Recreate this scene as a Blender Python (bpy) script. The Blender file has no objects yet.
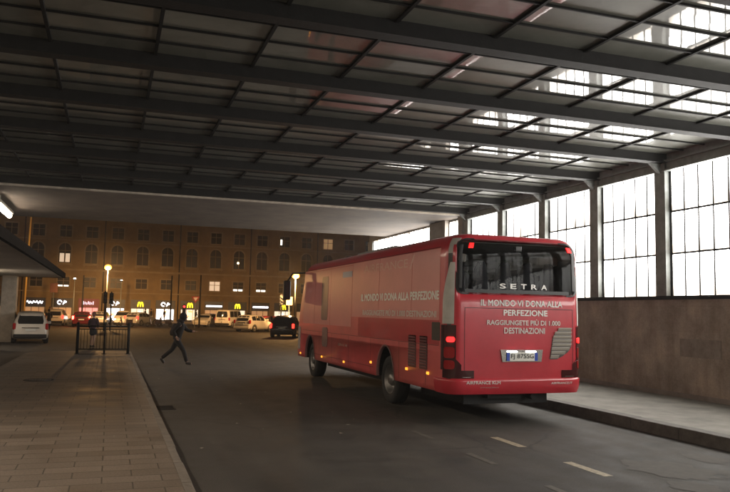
import bpy, bmesh, math, random
from mathutils import Vector, Matrix
random.seed(7)
R = math.radians
SC = bpy.context.scene
COL = SC.collection

# ------------------------------------------------------------------ camera
PITCH, ROLL, YAW = R(5.141), R(1.155), R(18.945)
fw = Vector((math.sin(YAW)*math.cos(PITCH), math.cos(YAW)*math.cos(PITCH), math.sin(PITCH)))
rt = Vector((math.cos(YAW), -math.sin(YAW), 0)); up = rt.cross(fw)
rr = rt*math.cos(ROLL) + up*math.sin(ROLL); uu = -rt*math.sin(ROLL) + up*math.cos(ROLL)
cd = bpy.data.cameras.new('camera'); cam = bpy.data.objects.new('camera', cd); COL.objects.link(cam)
cd.sensor_fit = 'HORIZONTAL'; cd.sensor_width = 36; cd.lens = 36*735/730; cd.clip_start = .05; cd.clip_end = 2000
m = Matrix((rr, uu, -fw)).transposed().to_4x4(); m.translation = Vector((0, 0, 2.0)); cam.matrix_world = m
SC.camera = cam

# ------------------------------------------------------------------ world, light, exposure
w = bpy.data.worlds.new('World'); SC.world = w; w.use_nodes = True
nt = w.node_tree; nt.nodes.clear()
o_ = nt.nodes.new('ShaderNodeOutputWorld'); b_ = nt.nodes.new('ShaderNodeBackground'); s_ = nt.nodes.new('ShaderNodeTexSky')
s_.sky_type = 'NISHITA'; s_.sun_disc = False; s_.sun_elevation = R(-4); s_.sun_rotation = R(200)
b_.inputs['Strength'].default_value = .02
nt.links.new(s_.outputs[0], b_.inputs[0]); nt.links.new(b_.outputs[0], o_.inputs[0])
SC.view_settings.view_transform = 'Standard'; SC.view_settings.look = 'None'
SC.view_settings.exposure = 0; SC.view_settings.gamma = 1
SC.cycles.use_denoising = True; SC.cycles.max_bounces = 8; SC.cycles.sample_clamp_indirect = 6
SC.cycles.use_light_tree = True; SC.cycles.volume_bounces = 0
HAZE = .0008  # density of the added glare haze

WIN_E, TUBE_E, LAMP_W = 7.6, 44, 3000

# ------------------------------------------------------------------ materials
MATS = {}
def mat(name, col, rough=.6, metal=0, var=.0, scale=6, bump=0, emit=0, ecol=None, coat=0, spec=.5, bscale=None):
    if name in MATS: return MATS[name]
    M = bpy.data.materials.new(name); M.use_nodes = True; n = M.node_tree; P = n.nodes['Principled BSDF']
    P.inputs['Base Color'].default_value = (*col, 1); P.inputs['Roughness'].default_value = rough
    P.inputs['Metallic'].default_value = metal; P.inputs['Coat Weight'].default_value = coat
    P.inputs['Coat Roughness'].default_value = .08
    P.inputs['Specular IOR Level'].default_value = spec
    if var or bump:
        tc = n.nodes.new('ShaderNodeTexCoord'); nz = n.nodes.new('ShaderNodeTexNoise')
        nz.inputs['Scale'].default_value = scale; nz.inputs['Detail'].default_value = 7; nz.inputs['Roughness'].default_value = .65
        n.links.new(tc.outputs['Object'], nz.inputs['Vector'])
        if var:
            r = n.nodes.new('ShaderNodeValToRGB'); r.color_ramp.elements[0].position = .3; r.color_ramp.elements[1].position = .7
            r.color_ramp.elements[0].color = (*[c*(1-var) for c in col], 1); r.color_ramp.elements[1].color = (*[min(1, c*(1+var)) for c in col], 1)
            n.links.new(nz.outputs[0], r.inputs[0]); n.links.new(r.outputs[0], P.inputs['Base Color'])
            mr = n.nodes.new('ShaderNodeMapRange'); mr.inputs['To Min'].default_value = max(.02, rough-.12*var*2); mr.inputs['To Max'].default_value = min(1, rough+.12)
            n.links.new(nz.outputs[0], mr.inputs[0]); n.links.new(mr.outputs[0], P.inputs['Roughness'])
        if bump:
            n2 = n.nodes.new('ShaderNodeTexNoise'); n2.inputs['Scale'].default_value = bscale or scale*5; n2.inputs['Detail'].default_value = 4
            n.links.new(tc.outputs['Object'], n2.inputs['Vector'])
            bp = n.nodes.new('ShaderNodeBump'); bp.inputs['Strength'].default_value = bump; bp.inputs['Distance'].default_value = .02
            n.links.new(n2.outputs[0], bp.inputs['Height']); n.links.new(bp.outputs[0], P.inputs['Normal'])
    if emit:
        P.inputs['Emission Color'].default_value = (*(ecol or col), 1); P.inputs['Emission Strength'].default_value = emit
    MATS[name] = M; return M

def N(M, t, **kw):
    nd = M.node_tree.nodes.new(t)
    for k, v in kw.items():
        if k in nd.inputs: nd.inputs[k].default_value = v
        else: setattr(nd, k, v)
    return nd
def ramp(M, src, stops):
    r = N(M, 'ShaderNodeValToRGB'); e = r.color_ramp.elements
    while len(e) < len(stops): e.new(.5)
    for q, (p, c) in zip(e, stops): q.position = p; q.color = (*c, 1) if len(c) == 3 else c
    M.node_tree.links.new(src, r.inputs[0]); return r.outputs[0]
def link(M, a, b): M.node_tree.links.new(a, b)
def mix(M, f, a, b, bt='MIX'):
    x = N(M, 'ShaderNodeMix', data_type='RGBA', blend_type=bt)
    if isinstance(f, float): x.inputs[0].default_value = f
    else: link(M, f, x.inputs[0])
    for s, v in ((6, a), (7, b)):
        if isinstance(v, tuple): x.inputs[s].default_value = (*v, 1)
        else: link(M, v, x.inputs[s])
    return x.outputs[2]

def asphalt():
    M = mat('asphalt', (.05, .045, .04), .75); P = M.node_tree.nodes['Principled BSDF']
    tc = N(M, 'ShaderNodeTexCoord').outputs['Object']
    big = N(M, 'ShaderNodeTexNoise', Scale=.22, Detail=5, Roughness=.6); link(M, tc, big.inputs[0])
    fine = N(M, 'ShaderNodeTexNoise', Scale=55, Detail=4, Roughness=.7); link(M, tc, fine.inputs[0])
    mid = N(M, 'ShaderNodeTexNoise', Scale=1.7, Detail=8, Roughness=.7); link(M, tc, mid.inputs[0])
    # lengthwise wheel wear
    mp = N(M, 'ShaderNodeMapping'); mp.inputs['Scale'].default_value = (1.1, .06, 1); link(M, tc, mp.inputs[0])
    wear = N(M, 'ShaderNodeTexNoise', Scale=1.2, Detail=3); link(M, mp.outputs[0], wear.inputs[0])
    a = ramp(M, big.outputs[0], [(.3, (.027, .023, .019)), (.7, (.052, .045, .038))])
    b = ramp(M, mid.outputs[0], [(.3, (.6, .6, .6)), (.75, (1.3, 1.28, 1.22))])
    c = mix(M, 1.0, a, b, 'MULTIPLY')
    d = ramp(M, wear.outputs[0], [(.35, (.72, .72, .72)), (.65, (1.25, 1.25, 1.25))])
    c = mix(M, 1.0, c, d, 'MULTIPLY')
    e = ramp(M, fine.outputs[0], [(.3, (.4, .4, .4)), (.7, (1.65, 1.62, 1.55))])
    c = mix(M, 1.0, c, e, 'MULTIPLY')
    vo = N(M, 'ShaderNodeTexVoronoi', feature='DISTANCE_TO_EDGE', Scale=.42)
    dn = N(M, 'ShaderNodeTexNoise', Scale=2.5, Detail=4); link(M, tc, dn.inputs[0]); dv = mix(M, .16, tc, dn.outputs['Color']); link(M, dv, vo.inputs['Vector'])
    cr = ramp(M, vo.outputs['Distance'], [(.0, (.35, .35, .35)), (.006, (.6, .6, .6)), (.012, (1, 1, 1))])
    msk = ramp(M, big.outputs[0], [(.45, (0, 0, 0)), (.6, (1, 1, 1))]); cr2 = mix(M, msk, (1., 1., 1.), cr); c = mix(M, 1.0, c, cr2, 'MULTIPLY')
    oi = N(M, 'ShaderNodeTexNoise', Scale=.9, Detail=2); link(M, tc, oi.inputs[0]); c = mix(M, 1.0, c, ramp(M, oi.outputs[0], [(.28, (.55, .55, .55)), (.4, (1, 1, 1))]), 'MULTIPLY')
    link(M, c, P.inputs['Base Color'])
    pass
    rr_ = ramp(M, mid.outputs[0], [(.3, (.68, .68, .68)), (.7, (.95, .95, .95))]); link(M, rr_, P.inputs['Roughness'])
    bp = N(M, 'ShaderNodeBump', Strength=.5, Distance=.01); link(M, fine.outputs[0], bp.inputs['Height']); link(M, bp.outputs[0], P.inputs['Normal'])
    return M
def paving():
    M = mat('stone_paving', (.2, .17, .14), .7); P = M.node_tree.nodes['Principled BSDF']
    tc = N(M, 'ShaderNodeTexCoord').outputs['Object']
    br = N(M, 'ShaderNodeTexBrick'); br.inputs['Scale'].default_value = 1; br.inputs['Brick Width'].default_value = .62
    br.inputs['Row Height'].default_value = .31; br.inputs['Mortar Size'].default_value = .009; br.inputs['Bias'].default_value = 0
    br.inputs['Mortar Smooth'].default_value = .3
    br.inputs['Color1'].default_value = (.135, .104, .078, 1); br.inputs['Color2'].default_value = (.19, .15, .115, 1); br.inputs['Mortar'].default_value = (.06, .046, .035, 1)
    link(M, tc, br.inputs['Vector'])
    nz = N(M, 'ShaderNodeTexNoise', Scale=1.1, Detail=8, Roughness=.7); link(M, tc, nz.inputs[0])
    f = N(M, 'ShaderNodeTexNoise', Scale=40, Detail=3); link(M, tc, f.inputs[0])
    st = ramp(M, nz.outputs[0], [(.3, (.62, .6, .58)), (.7, (1.2, 1.2, 1.2))])
    c = mix(M, 1.0, br.outputs[0], st, 'MULTIPLY')
    c = mix(M, 1.0, c, ramp(M, f.outputs[0], [(.3, (.8, .8, .8)), (.7, (1.2, 1.2, 1.2))]), 'MULTIPLY')
    link(M, c, P.inputs['Base Color'])
    link(M, ramp(M, nz.outputs[0], [(.3, (.5, .5, .5)), (.7, (.8, .8, .8))]), P.inputs['Roughness'])
    bp = N(M, 'ShaderNodeBump', Strength=.6, Distance=.008); bp.invert = True
    link(M, br.outputs['Fac'], bp.inputs['Height']); b2 = N(M, 'ShaderNodeBump', Strength=.25, Distance=.01)
    link(M, f.outputs[0], b2.inputs['Height']); link(M, bp.outputs[0], b2.inputs['Normal']); link(M, b2.outputs[0], P.inputs['Normal'])
    return M
def stonewall():
    M = mat('brown_stone', (.2, .15, .11), .8); P = M.node_tree.nodes['Principled BSDF']
    tc = N(M, 'ShaderNodeTexCoord').outputs['Object']
    mp = N(M, 'ShaderNodeMapping'); mp.inputs['Rotation'].default_value = (R(90), 0, R(90)); link(M, tc, mp.inputs[0])
    sp = N(M, 'ShaderNodeSeparateXYZ'); link(M, tc, sp.inputs[0]); cb = N(M, 'ShaderNodeCombineXYZ')
    link(M, sp.outputs[1], cb.inputs[0]); link(M, sp.outputs[2], cb.inputs[1])
    br = N(M, 'ShaderNodeTexBrick'); br.inputs['Scale'].default_value = 1; br.inputs['Brick Width'].default_value = 1.29
    br.inputs['Row Height'].default_value = .57; br.inputs['Mortar Size'].default_value = .004; br.offset = .5
    br.inputs['Color1'].default_value = (.42, .355, .29, 1); br.inputs['Color2'].default_value = (.45, .38, .31, 1); br.inputs['Mortar'].default_value = (.37, .31, .255, 1)
    link(M, cb.outputs[0], br.inputs['Vector'])
    nz = N(M, 'ShaderNodeTexNoise', Scale=1.3, Detail=9, Roughness=.68); link(M, tc, nz.inputs[0])
    f = N(M, 'ShaderNodeTexNoise', Scale=22, Detail=5, Roughness=.7); link(M, tc, f.inputs[0])
    c = mix(M, 1.0, br.outputs[0], ramp(M, nz.outputs[0], [(.28, (.5, .48, .46)), (.55, (.95, .93, .9)), (.78, (1.35, 1.3, 1.2))]), 'MULTIPLY')
    c = mix(M, 1.0, c, ramp(M, f.outputs[0], [(.3, (.82, .82, .82)), (.7, (1.15, 1.15, 1.15))]), 'MULTIPLY')
    mq = N(M, 'ShaderNodeMapping'); mq.inputs['Scale'].default_value = (1, 2.2, .18); link(M, tc, mq.inputs[0])
    sk = N(M, 'ShaderNodeTexNoise', Scale=1.5, Detail=6, Roughness=.7); link(M, mq.outputs[0], sk.inputs[0])
    c = mix(M, 1.0, c, ramp(M, sk.outputs[0], [(.3, (.74, .72, .7)), (.55, (1, 1, 1))]), 'MULTIPLY')
    link(M, c, P.inputs['Base Color'])
    bp = N(M, 'ShaderNodeBump', Strength=.35, Distance=.02); link(M, f.outputs[0], bp.inputs['Height']); link(M, bp.outputs[0], P.inputs['Normal'])
    return M
def lit_glass():
    # frosted panes lit from the rooms behind: uneven glow, weaker towards the low corners
    M = mat('lit_frosted_glass', (.5, .48, .42), .35); P = M.node_tree.nodes['Principled BSDF']
    tc = N(M, 'ShaderNodeTexCoord').outputs['Object']
    nz = N(M, 'ShaderNodeTexNoise', Scale=1.1, Detail=2, Roughness=.5); link(M, tc, nz.inputs[0])
    sp = N(M, 'ShaderNodeSeparateXYZ'); link(M, tc, sp.inputs[0])
    f0 = N(M, 'ShaderNodeMath', operation='SUBTRACT'); link(M, sp.outputs[2], f0.inputs[0]); f0.inputs[1].default_value = 2.53
    f1 = N(M, 'ShaderNodeMath', operation='FRACT'); link(M, f0.outputs[0], f1.inputs[0])      # emission rises towards the top of each pane row
    a1 = N(M, 'ShaderNodeMath', operation='MULTIPLY_ADD'); link(M, nz.outputs[0], a1.inputs[0]); a1.inputs[1].default_value = 1.5; a1.inputs[2].default_value = -.75
    a2 = N(M, 'ShaderNodeMath', operation='ADD'); link(M, f1.outputs[0], a2.inputs[0]); link(M, a1.outputs[0], a2.inputs[1])
    s = N(M, 'ShaderNodeMapRange', interpolation_type='SMOOTHSTEP'); s.inputs['From Min'].default_value = -.35; s.inputs['From Max'].default_value = .95
    s.inputs['To Min'].default_value = .95; s.inputs['To Max'].default_value = WIN_E*1.9
    link(M, a2.outputs[0], s.inputs[0]); link(M, s.outputs[0], P.inputs['Emission Strength'])
    link(M, ramp(M, a2.outputs[0], [(.0, (1, .88, .74)), (.4, (1, .97, .92))]), P.inputs['Emission Color'])
    return M
def roofglass():
    M = mat('roof_glass', (.2, .19, .17), .05); P = M.node_tree.nodes['Principled BSDF']
    P.inputs['IOR'].default_value = 1.5; P.inputs['Coat Weight'].default_value = 1; P.inputs['Coat IOR'].default_value = 2.0
    tc = N(M, 'ShaderNodeTexCoord').outputs['Object']
    nz = N(M, 'ShaderNodeTexNoise', Scale=1.4, Detail=7, Roughness=.65); link(M, tc, nz.inputs[0])
    mp = N(M, 'ShaderNodeMapping'); mp.inputs['Scale'].default_value = (.65, 1.55, 1); link(M, tc, mp.inputs[0])
    wn = N(M, 'ShaderNodeTexVoronoi', Scale=1.0); link(M, mp.outputs[0], wn.inputs['Vector'])
    c = ramp(M, nz.outputs[0], [(.3, (.10, .102, .08)), (.7, (.22, .222, .185))])
    c = mix(M, .25, c, ramp(M, wn.outputs['Color'], [(0, (.09, .09, .075)), (1, (.30, .295, .265))])); link(M, c, P.inputs['Base Color'])
    link(M, ramp(M, nz.outputs[0], [(.4, (.01, .01, .01)), (.8, (.07, .07, .07))]), P.inputs['Coat Roughness']); P.inputs['Roughness'].default_value = .42
    b = N(M, 'ShaderNodeTexNoise', Scale=3.0, Detail=2); link(M, tc, b.inputs[0])
    bp = N(M, 'ShaderNodeBump', Strength=.06, Distance=.006); link(M, b.outputs[0], bp.inputs['Height']); link(M, bp.outputs[0], P.inputs['Normal']); link(M, bp.outputs[0], P.inputs['Coat Normal'])
    return M
def tinted(name, col, rough=.02, ior=1.6):
    M = bpy.data.materials.new(name); M.use_nodes = True; n = M.node_tree; n.nodes.clear()
    o = n.nodes.new('ShaderNodeOutputMaterial'); t = n.nodes.new('ShaderNodeBsdfTransparent'); g = n.nodes.new('ShaderNodeBsdfGlossy')
    t.inputs[0].default_value = (*col, 1); g.inputs['Roughness'].default_value = rough
    f = n.nodes.new('ShaderNodeFresnel'); f.inputs[0].default_value = ior; x = n.nodes.new('ShaderNodeMixShader')
    n.links.new(f.outputs[0], x.inputs[0]); n.links.new(t.outputs[0], x.inputs[1]); n.links.new(g.outputs[0], x.inputs[2]); n.links.new(x.outputs[0], o.inputs[0])
    MATS[name] = M; return M
def em(name, col, s):
    return mat(name, col, .4, emit=s, ecol=col)

ASPH = asphalt(); PAVE = paving(); STONE = stonewall(); LIT = lit_glass(); RGLASS = roofglass()
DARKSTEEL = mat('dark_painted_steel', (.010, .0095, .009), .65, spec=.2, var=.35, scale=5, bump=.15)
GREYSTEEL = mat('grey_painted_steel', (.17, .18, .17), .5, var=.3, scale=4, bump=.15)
CONC = mat('stained_concrete', (.095, .075, .06), .85, var=.45, scale=.9, bump=.4, bscale=25)
CONC2 = mat('grey_concrete', (.28, .25, .22), .85, var=.25, scale=2, bump=.3)
KERB = mat('dark_kerb_stone', (.10, .09, .08), .75, var=.35, scale=5, bump=.4)
KERBL = mat('pale_kerb_stone', (.24, .2, .165), .7, var=.3, scale=4, bump=.3)
ORED = mat('red_paint', (.47, .023, .036), .3, var=.12, scale=2.2, coat=.5)
SIDERED = mat('red_side_paint', (.58, .10, .10), .38, var=.16, scale=1.3, coat=.1)
FILM = mat('pink_film', (.66, .235, .22), .3, var=.10, scale=.9, coat=.15)
FILMD = mat('worn_print', (.17, .10, .10), .35, var=.4, scale=3)
BLACK = mat('black_plastic', (.012, .012, .012), .45, var=.3, scale=8)
RUBBER = mat('tyre_rubber', (.02, .019, .018), .85, var=.3, scale=12, bump=.3)
RIM = mat('steel_rim', (.22, .21, .2), .4, .7, var=.3, scale=9)
CHROME = mat('chrome', (.7, .69, .66), .22, 1)
WHITE = mat('white_vinyl', (.78, .74, .70), .45)
GREYV = mat('grey_vinyl', (.40, .30, .27), .45)
INTER = mat('bus_lining', (.09, .085, .08), .7, var=.2, scale=3)
INTERL = mat('bus_lining_pale', (.45, .43, .40), .6, var=.1, scale=3)
SEATM = mat('seat_fabric', (.035, .035, .045), .9, var=.3, scale=20)
WG = tinted('window_glass', (.62, .64, .62), .02, 1.4); WR = tinted('rear_glass', (.60, .61, .60), .03, 1.17); CG = mat('car_glass', (.02, .02, .022), .06, spec=.8)
SKIN = mat('skin', (.42, .25, .18), .55)
REDL = em('red_tail_lens', (1, .012, .012), 5); REDX = mat('red_lens', (.35, .012, .014), .15, coat=.5)
AMB = em('amber_lens', (1, .42, .04), 1.5); PLATE = mat('number_plate_white', (.75, .74, .68), .4)
BLUE = mat('plate_blue', (.02, .06, .4), .4)
SOD = em('sodium_lamp', (1, .45, .07), 2.2); COOL = em('cool_lamp', (1, .96, .9), 30); TUBE = em('fluorescent_tube', (1, .83, .64), TUBE_E)

# ------------------------------------------------------------------ mesh helpers
class MB:
    def __init__(s): s.weld = True; s.v = []; s.f = []; s.mi = []; s.cur = 0; s.sm = []
        
    def add(s, vs, fs, smooth=False):
        k = len(s.v); s.v += [tuple(v) for v in vs]
        for f in fs: s.f.append([i+k for i in f]); s.mi.append(s.cur); s.sm.append(smooth)
    def box(s, a, b, bev=0):
        x0, y0, z0 = a; x1, y1, z1 = b
        if bev:
            bm = bmesh.new(); bmesh.ops.create_cube(bm, size=1)
            for v in bm.verts: v.co = Vector(((x0+x1)/2+v.co.x*(x1-x0), (y0+y1)/2+v.co.y*(y1-y0), (z0+z1)/2+v.co.z*(z1-z0)))
            bmesh.ops.bevel(bm, geom=bm.edges[:], offset=bev, segments=2, profile=.5, affect='EDGES')
            bm.verts.index_update(); s.add([v.co[:] for v in bm.verts], [[v.index for v in f.verts] for f in bm.faces]); bm.free(); return
        s.add([(x0,y0,z0),(x1,y0,z0),(x1,y1,z0),(x0,y1,z0),(x0,y0,z1),(x1,y0,z1),(x1,y1,z1),(x0,y1,z1)],
              [(3,2,1,0),(4,5,6,7),(0,1,5,4),(1,2,6,5),(2,3,7,6),(3,0,4,7)])
    def tube(s, p, q, r, r2=None, n=12, caps=True):
        p = Vector(p); q = Vector(q); r2 = r if r2 is None else r2; d = (q-p).normalized()
        a = d.orthogonal().normalized(); b = d.cross(a); vs = []
        for c, rad in ((p, r), (q, r2)):
            for i in range(n):
                t = 2*math.pi*i/n; vs.append(c + a*math.cos(t)*rad + b*math.sin(t)*rad)
        s.add(vs, [(i, (i+1) % n, n+(i+1) % n, n+i) for i in range(n)], True)
        if caps: s.add(vs, [list(range(n))[::-1], list(range(n, 2*n))])
    def lathe(s, c, axis, prof, n=24):
        c = Vector(c); d = Vector(axis).normalized(); a = d.orthogonal().normalized(); b = d.cross(a); vs = []
        for (h, r) in prof:
            for i in range(n):
                t = 2*math.pi*i/n; vs.append(c + d*h + (a*math.cos(t)+b*math.sin(t))*max(r, 1e-4))
        fs = []
        for k in range(len(prof)-1):
            for i in range(n): fs.append((k*n+i, k*n+(i+1) % n, (k+1)*n+(i+1) % n, (k+1)*n+i))
        s.add(vs, fs, True)
    def prism(s, pts, d):    # planar polygon extruded by vector d
        n = len(pts); P = [Vector(p) for p in pts]; d = Vector(d)
        s.add(P + [p+d for p in P], [list(range(n))[::-1], list(range(n, 2*n))] + [(i, (i+1) % n, n+(i+1) % n, n+i) for i in range(n)])
    def rings(s, rs, closed=True, caps=True, smooth=True):
        n = len(rs[0]); vs = [p for r in rs for p in r]; fs = []
        for k in range(len(rs)-1):
            for i in range(n if closed else n-1): fs.append((k*n+i, k*n+(i+1) % n, (k+1)*n+(i+1) % n, (k+1)*n+i))
        s.add(vs, fs, smooth)
        if caps: s.add(vs, [list(range(n))[::-1], list(range((len(rs)-1)*n, len(rs)*n))])
    def ball(s, c, r, sc=(1,1,1), n=12, m=8):
        vs = []; fs = []
        for j in range(m+1):
            ph = math.pi*j/m
            for i in range(n):
                t = 2*math.pi*i/n; vs.append((c[0]+r*sc[0]*math.sin(ph)*math.cos(t), c[1]+r*sc[1]*math.sin(ph)*math.sin(t), c[2]+r*sc[2]*math.cos(ph)))
        for j in range(m):
            for i in range(n): fs.append((j*n+i, (j+1)*n+i, (j+1)*n+(i+1) % n, j*n+(i+1) % n))
        s.add(vs, fs, True)
    def mesh(s, name, mats, o=(0,0,0), recalc=True):
        me = bpy.data.meshes.new(name); me.from_pydata([(v[0]-o[0], v[1]-o[1], v[2]-o[2]) for v in s.v], [], s.f)
        for x in (mats if isinstance(mats, (list, tuple)) else [mats]): me.materials.append(x)
        for p, i, sm in zip(me.polygons, s.mi, s.sm): p.material_index = i; p.use_smooth = sm
        bm = bmesh.new(); bm.from_mesh(me); (bmesh.ops.remove_doubles(bm, verts=bm.verts, dist=1e-5) if s.weld else None); (bmesh.ops.recalc_face_normals(bm, faces=bm.faces) if recalc else None); bm.to_mesh(me); bm.free()
        me.update(); return me
    def build(s, name, mats, parent=None):
        o = root_of(parent) if parent else (0,0,0)
        ob = bpy.data.objects.new(name, s.mesh(name, mats, o)); COL.objects.link(ob)
        if parent: ob.parent = parent
        return ob
ORG = {}
def root_of(ob):
    while ob.parent: ob = ob.parent
    return ORG.get(ob.name, (0,0,0))
def tag(o, label=None, cat=None, group=None, kind=None):
    if label: o['label'] = label
    if cat: o['category'] = cat
    if group: o['group'] = group
    if kind: o['kind'] = kind
    return o
def thing(name, label, cat, loc=(0,0,0), group=None):
    o = bpy.data.objects.new(name, None); COL.objects.link(o); o.location = loc; o.empty_display_size = .3
    ORG[o.name] = tuple(loc); return tag(o, label, cat, group)
def struct(name, mb, m):
    return tag(mb.build(name, m), kind='structure')
def kids(o): return [c for c in bpy.data.objects if c.parent == o]
def copy_tree(o, parent=None):
    c = o.copy(); COL.objects.link(c)
    if parent: c.parent = parent
    for ch in kids(o): copy_tree(ch, c)
    return c
def evalmesh(ob, name):
    dg = bpy.context.evaluated_depsgraph_get(); dg.update()
    me = bpy.data.meshes.new_from_object(ob.evaluated_get(dg)); me.name = name; return me
def text_geo(txt, bold=.012):
    cu = bpy.data.curves.new('t', 'FONT'); cu.body = txt; cu.size = 1; cu.offset = bold; cu.resolution_u = 3
    ob = bpy.data.objects.new('t', cu); COL.objects.link(ob); me = evalmesh(ob, 't')
    bm = bmesh.new(); bm.from_mesh(me); bmesh.ops.triangulate(bm, faces=bm.faces)
    vs = [v.co.copy() for v in bm.verts]; fs = [[v.index for v in f.verts] for f in bm.faces]; bm.free()
    bpy.data.objects.remove(ob); bpy.data.meshes.remove(me); bpy.data.curves.remove(cu)
    return vs, fs
def text_add(mb, txt, box, fn, bold=.012):
    """fit text in box (u0,u1,v0,v1) and map with fn(u,v)"""
    vs, fs = text_geo(txt, 0)
    xs = [v.x for v in vs]; ys = [v.y for v in vs]; a, b, c, d = min(xs), max(xs), min(ys), max(ys)
    u0, u1, v0, v1 = box; sx = (u1-u0)/(b-a); sy = (v1-v0)/(d-c)
    for q, (dx, dy) in enumerate([(0,0)] if not bold else [(0,0),(bold,0),(-bold,0),(0,bold),(0,-bold)]):
        pts = [Vector(fn(u0+(v.x-a+dx)*sx, v0+(v.y-c+dy)*sy)) for v in vs]
        nrm = Vector((0,0,0))
        if q and pts:
            e0 = Vector(fn(u0+.01, v0))-Vector(fn(u0, v0)); e1 = Vector(fn(u0, v0+.01))-Vector(fn(u0, v0)); nrm = e0.cross(e1).normalized()*.0005*q
        mb.add([p+nrm for p in pts], fs)

# ================================================================== GROUND
g = MB(); g.box((-160, -60, -.3), (200, 260, -.012)); struct('ground', g, mat('dark_ground', (.05, .044, .038), .85, var=.3, scale=.5))
g = MB(); g.add([(-60,-30,0),(120,-30,0),(120,101.6,0),(-60,101.6,0)], [(0,1,2,3)]); struct('road', g, ASPH)
g = MB(); g.box((-60, 101.6, -.02), (120, 104.6, .14)); struct('far_pavement', g, PAVE)
# left pavement island, rounded far left end
def island(x0, x1, y0, y1, r, z0, z1, inset=0):
    pts = [(x0+inset, y0), (x1-inset, y0), (x1-inset, y1-.35), (x1-.35, y1-inset)]
    for i in range(9):
        t = R(90)+R(90)*i/8; pts.append((x0+r+(r-inset)*math.cos(t), y1-r+(r-inset)*math.sin(t)))
    return [(x, y, z0) for x, y in pts], z1-z0
g = MB(); p, h = island(-3.05, .9, -14, 33.3, 1.9, 0, .146); g.prism(p, (0,0,h)); y = -13.5
while y < 32.5:
    L = .9+random.random()*.2; g.box((.80,y+.004,.02),(.906+random.uniform(0,.012),y+L-.004,.1515+random.uniform(0,.004)),.01); y += L
struct('left_kerb', g, mat('brown_kerb_stone', (.15,.125,.10), .75, var=.3, scale=4, bump=.4))
g = MB(); p, h = island(-3.05, .9, -13.9, 33.3, 1.9, .1, .15, .09); g.prism(p, (0,0,h)); struct('left_pavement', g, PAVE)
g = MB()
y = -14.
while y < 35.5:
    L = 1.0+random.random()*.25; g.box((9.0+random.uniform(-.006,.006), y+.006, -.05), (9.26, y+L-.004, .2+random.uniform(-.004,.004)), .012); y += L
struct('right_kerb', g, KERB)
g = MB(); g.add([(9.25,-14,.196),(12.52,-14,.196),(12.52,36,.196),(9.25,36,.196)], [(0,1,2,3)])
struct('right_pavement', g, mat('cement_pavement', (.19,.178,.155), .8, var=.35, scale=1.6, bump=.4, bscale=60))
# road marks
wp = mat('worn_road_paint', (.30, .25, .17), .7, var=.5, scale=14)
g = MB()
for k in range(-3, 2):
    y0 = 7.95+2.05*k; g.add([(5.97,y0,.004),(6.11,y0,.004),(6.11,y0+.9,.004),(5.97,y0+.9,.004)], [(0,1,2,3)])
struct('lane_marking', g, wp)
g = MB()
for k in range(3):
    y0 = 6.9+2.05*k; g.add([(4.93,y0,.004),(5.03,y0,.004),(5.03,y0+.8,.004),(4.93,y0+.8,.004)], [(0,1,2,3)])
struct('faded_lane_marking', g, mat('nearly_gone_paint', (.085,.075,.06), .8, var=.4, scale=10))
g = MB()
for (x,y,rx,ry,sd) in ((7.1,8.1,.55,.75,1),(7.9,7.4,.5,.5,2),(8.2,8.6,.25,.4,3),(6.7,7.2,.3,.35,4)):
    random.seed(sd); pts = [(x+rx*math.cos(R(a))*random.uniform(.7,1.1), y+ry*math.sin(R(a))*random.uniform(.7,1.1), .004) for a in range(0,360,15)]
    g.add(pts, [list(range(len(pts)))])
struct('worn_road_patch', g, mat('pale_worn_tarmac', (.058,.05,.041), .85, var=.3, scale=8))
random.seed(11)
g = MB()
for k in range(46):
    x = random.choice([random.uniform(-2.8,.7), random.uniform(1,5.4), random.uniform(9.4,12.3)]); y = random.uniform(6.5, 24); z = .151 if x < .8 else (.197 if x > 9 else .003)
    a = random.uniform(0,6.3); q = random.uniform(.012,.035); l = random.uniform(.5,1.6)*q
    g.add([(x+q*math.cos(a),y+q*math.sin(a),z),(x-l*math.sin(a),y+l*math.cos(a),z+.006),(x-q*math.cos(a),y-q*math.sin(a),z+.001),(x+l*math.sin(a),y-l*math.cos(a),z+.003)], [(0,1,2,3)])
tag(g.build('litter', mat('litter_paper', (.4,.36,.3), .8, var=.5, scale=3)), 'small scraps of litter and leaves scattered over road and pavements', 'litter', kind='stuff')
# manhole in left pavement
t = thing('manhole_cover', 'round iron manhole cover set in the left paving', 'manhole cover', (-1.6, 20.2, .15))
g = MB(); g.lathe((-1.6,20.2,.1), (0,0,1), [(0,.36),(.056,.36),(.056,.31),(.05,.305)], 28); g.build('rim', DARKSTEEL, t)
g = MB(); g.lathe((-1.6,20.2,.1), (0,0,1), [(0,.3),(.053,.3),(.053,.0)], 28)
for k in range(-4,5):
    for j in range(-4,5):
        if k*k+j*j < 18: g.box((-1.6+k*.06-.018,20.2+j*.06-.018,.15),(-1.6+k*.06+.018,20.2+j*.06+.018,.157))
g.build('lid', KERB, t)
# gutter slabs of left kerb: drain
t = thing('gutter_drain', 'iron gutter drain grate in the road beside the left kerb', 'drain', (1.12, 15.5, 0))
g = MB(); g.box((.93,15.2,-.01),(1.33,15.24,.008)); g.box((.93,15.8,-.01),(1.33,15.84,.008)); g.box((.93,15.24,-.01),(.96,15.8,.008)); g.box((1.3,15.24,-.01),(1.33,15.8,.008))
for k in range(8): g.box((.96,15.27+k*.068,-.008),(1.3,15.3+k*.068,.006))
g.build('grate', DARKSTEEL, t)

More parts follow.
